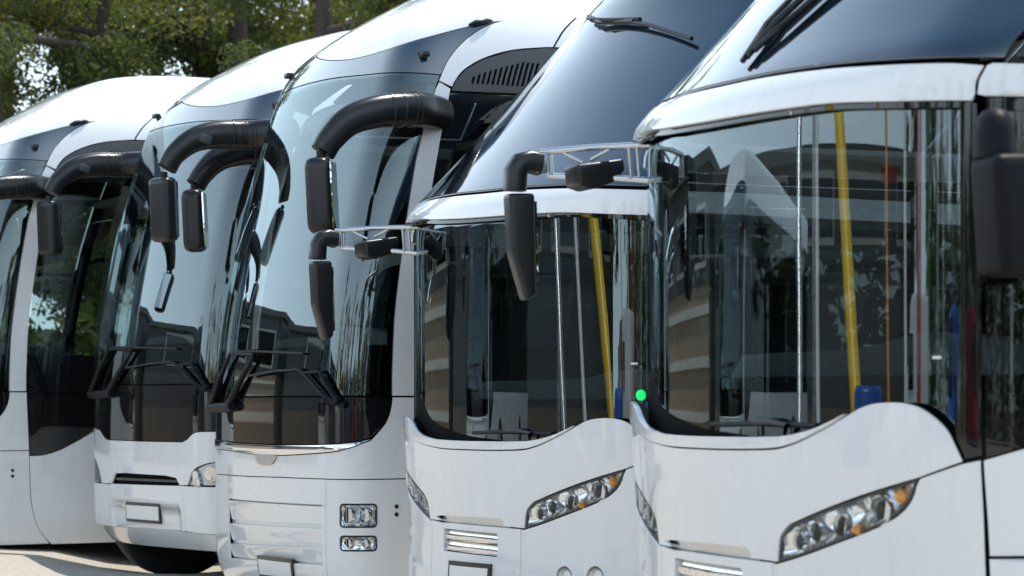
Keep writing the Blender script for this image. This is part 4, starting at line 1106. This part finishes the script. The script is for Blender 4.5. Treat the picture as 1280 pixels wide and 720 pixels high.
def van(x, y, rz, m_, label):
    e = empty('parked_van', (x, y, 0), rz)
    pr = [(2.4, .35), (2.45, .8), (2.3, 1.05), (1.6, 1.25), (1.0, 2.1), (.7, 2.2), (-2.4, 2.2), (-2.5, .35)]
    prism('body', pr, -.95, .95, m_, e, bev=.06)
    for sd in (-1, 1):
        box('side_window', (1.0, sd * .955, 1.6), (.75, .03, .5), M['gloss'], e, bev=.01)
    box('windscreen', (1.34, 0, 1.68), (.03, 1.6, .95), M['gloss'], e, Matrix.Rotation(R(-35), 3, 'Y'))
    for xx in (1.55, -1.55):
        for yy in (-.85, .85): wheel(e, xx, yy, .33, .33)
    tag(e, label, 'van')
van(-14, 6.5, R(80), M['white'], 'white van parked across the yard')
van(-12.5, -3.5, R(75), BLU, 'blue van parked across the yard behind the camera')
van(-7, -10, R(20), REDP, 'red van parked behind the camera')
RT = [(T2, -33, 7), (T1, -31, -1), (T3, -29, -8), (T2, -25, -15), (T1, -19, -20), (T3, -12, -24), (T2, -4, -26), (T1, 5, -25), (T3, 14, -22)]
RL = ['dark tree at the end of the depot hall', 'thick trunked tree beyond the blue van', 'olive tree beyond the yard edge', 'tree left of and behind the camera', 'dark tree far behind the camera', 'olive tree behind the red van', 'slender tree straight behind the camera', 'thick trunked tree behind the camera', 'wide olive tree behind and right of the camera']
for i, ((src, x, y), lb) in enumerate(zip(RT, RL)):
    put(copy_tree(src), x, y, i * 1.7, .92, lb, group='trees round the yard')

def hedge(x0, y0, x1, y1, h, wd, nl, seed, label):
    rg = np.random.default_rng(seed)
    L = math.hypot(x1 - x0, y1 - y0)
    r = empty('hedge', (x0, y0, 0), math.atan2(y1 - y0, x1 - x0))
    u = rg.uniform(0, L, nl); hh = h * (.82 + .18 * np.sin(u * 1.7) * np.sin(u * .63 + 1) + .1 * np.sin(u * 5))
    q = rg.uniform(-1, 1, nl); v = np.sign(q) * np.abs(q) ** .4 * wd / 2; z = hh * rg.uniform(.02, 1, nl) ** .75
    c_ = np.stack([u, v * (1 - .35 * (z / h) ** 3), z], 1)
    a = rg.normal(0, 1, (nl, 3)); a /= np.linalg.norm(a, axis=1, keepdims=True)
    b2 = np.cross(a, rg.normal(0, 1, (nl, 3))); b2 /= np.linalg.norm(b2, axis=1, keepdims=True)
    S_ = rg.uniform(.10, .22, nl)[:, None]
    V = np.stack([c_ - a * S_, c_ + b2 * S_ * .5, c_ + a * S_, c_ - b2 * S_ * .5], 1).reshape(-1, 3)
    me = bpy.data.meshes.new('foliage'); me.from_pydata(V.tolist(), [], np.arange(nl * 4).reshape(-1, 4).tolist())
    for m_ in LEAF: me.materials.append(m_)
    me.polygons.foreach_set('material_index', rg.integers(0, 3, nl).astype(int)); me.update()
    link(bpy.data.objects.new('foliage', me), r)
    tubes('stem', [([(k, 0, -.1), (k + .1, 0, h * .4), (k, .1, h * .75)], .04) for k in np.arange(.6, L, 1.3)], BARK, r, segs=6)
    tag(r, label, 'hedge')
hedge(-24, 3, -17, -13, 5.2, 1.8, 13000, 1, 'tall clipped hedge left of the yard behind the vans')
hedge(-16.5, -14, 8, -19, 5.4, 1.8, 17000, 2, 'long hedge across the back of the yard, behind the camera')
hedge(9, -18, 20, 2, 5.0, 1.8, 13000, 3, 'hedge along the right side of the yard, behind the camera')
hedge(-10.5, 36.5, 6, 36, 3.0, 1.8, 10000, 4, 'dark hedge under the trees, seen through the side glass of the farthest coach')
post(-6.2, 3.2, 3.9, .05, M['stick'], 'thin white pole added for its reflection, leaning away, between the red post and the white lamp post', 'streak_pole', lean=(-1.6, -.2))  # thin poles added for more coloured streaks in the glass
post(-6.6, 1.2, 3.7, .06, BLU, 'slim blue pole added for its reflection, leaning away beside the white lamp post', 'streak_pole', lean=(-1.5, -.6))
post(-5.2, -1.4, 3.8, .05, YEL, 'slim yellow pole added for its reflection, leaning away in front of the blue van', 'streak_pole', lean=(-1.2, -1.0))
GREEN = mat('green_paint', (.03, .22, .06), .4); ORANGE = mat('orange_paint', (.70, .22, .02), .4)  # poles below added only to mirror as coloured streaks in the windscreens
for x, y, h, r_, m_, ln, lb in ((-7.2, 10.7, 3.9, .07, M['stick'], (-2.6, 1.1), 'white leaning pole added for its reflection, just past the yellow hoist post'),
                                (-7.6, 11.6, 4.0, .11, M['silver'], (-2.5, 1.2), 'thick silver leaning pole added for its reflection, past the yellow hoist post'),
                                (-7.0, 8.35, 3.6, .045, ORANGE, (-2.3, .5), 'thin orange leaning pole added for its reflection, on the near side of the hoist post'),
                                (-6.8, 7.6, 3.8, .08, M['stick'], (-2.3, .2), 'white leaning pole added for its reflection, on the near side of the orange pole'),
                                (-6.4, 6.7, 3.8, .10, REDP, (-2.2, -.1), 'thick red leaning pole added for its reflection, beside the slim red post'),
                                (-6.2, 5.6, 3.8, .09, GREEN, (-2.2, -.4), 'green leaning pole added for its reflection, on the near side of the red poles')):
    post(x, y, h, r_, m_, lb, 'streak_pole', lean=ln)
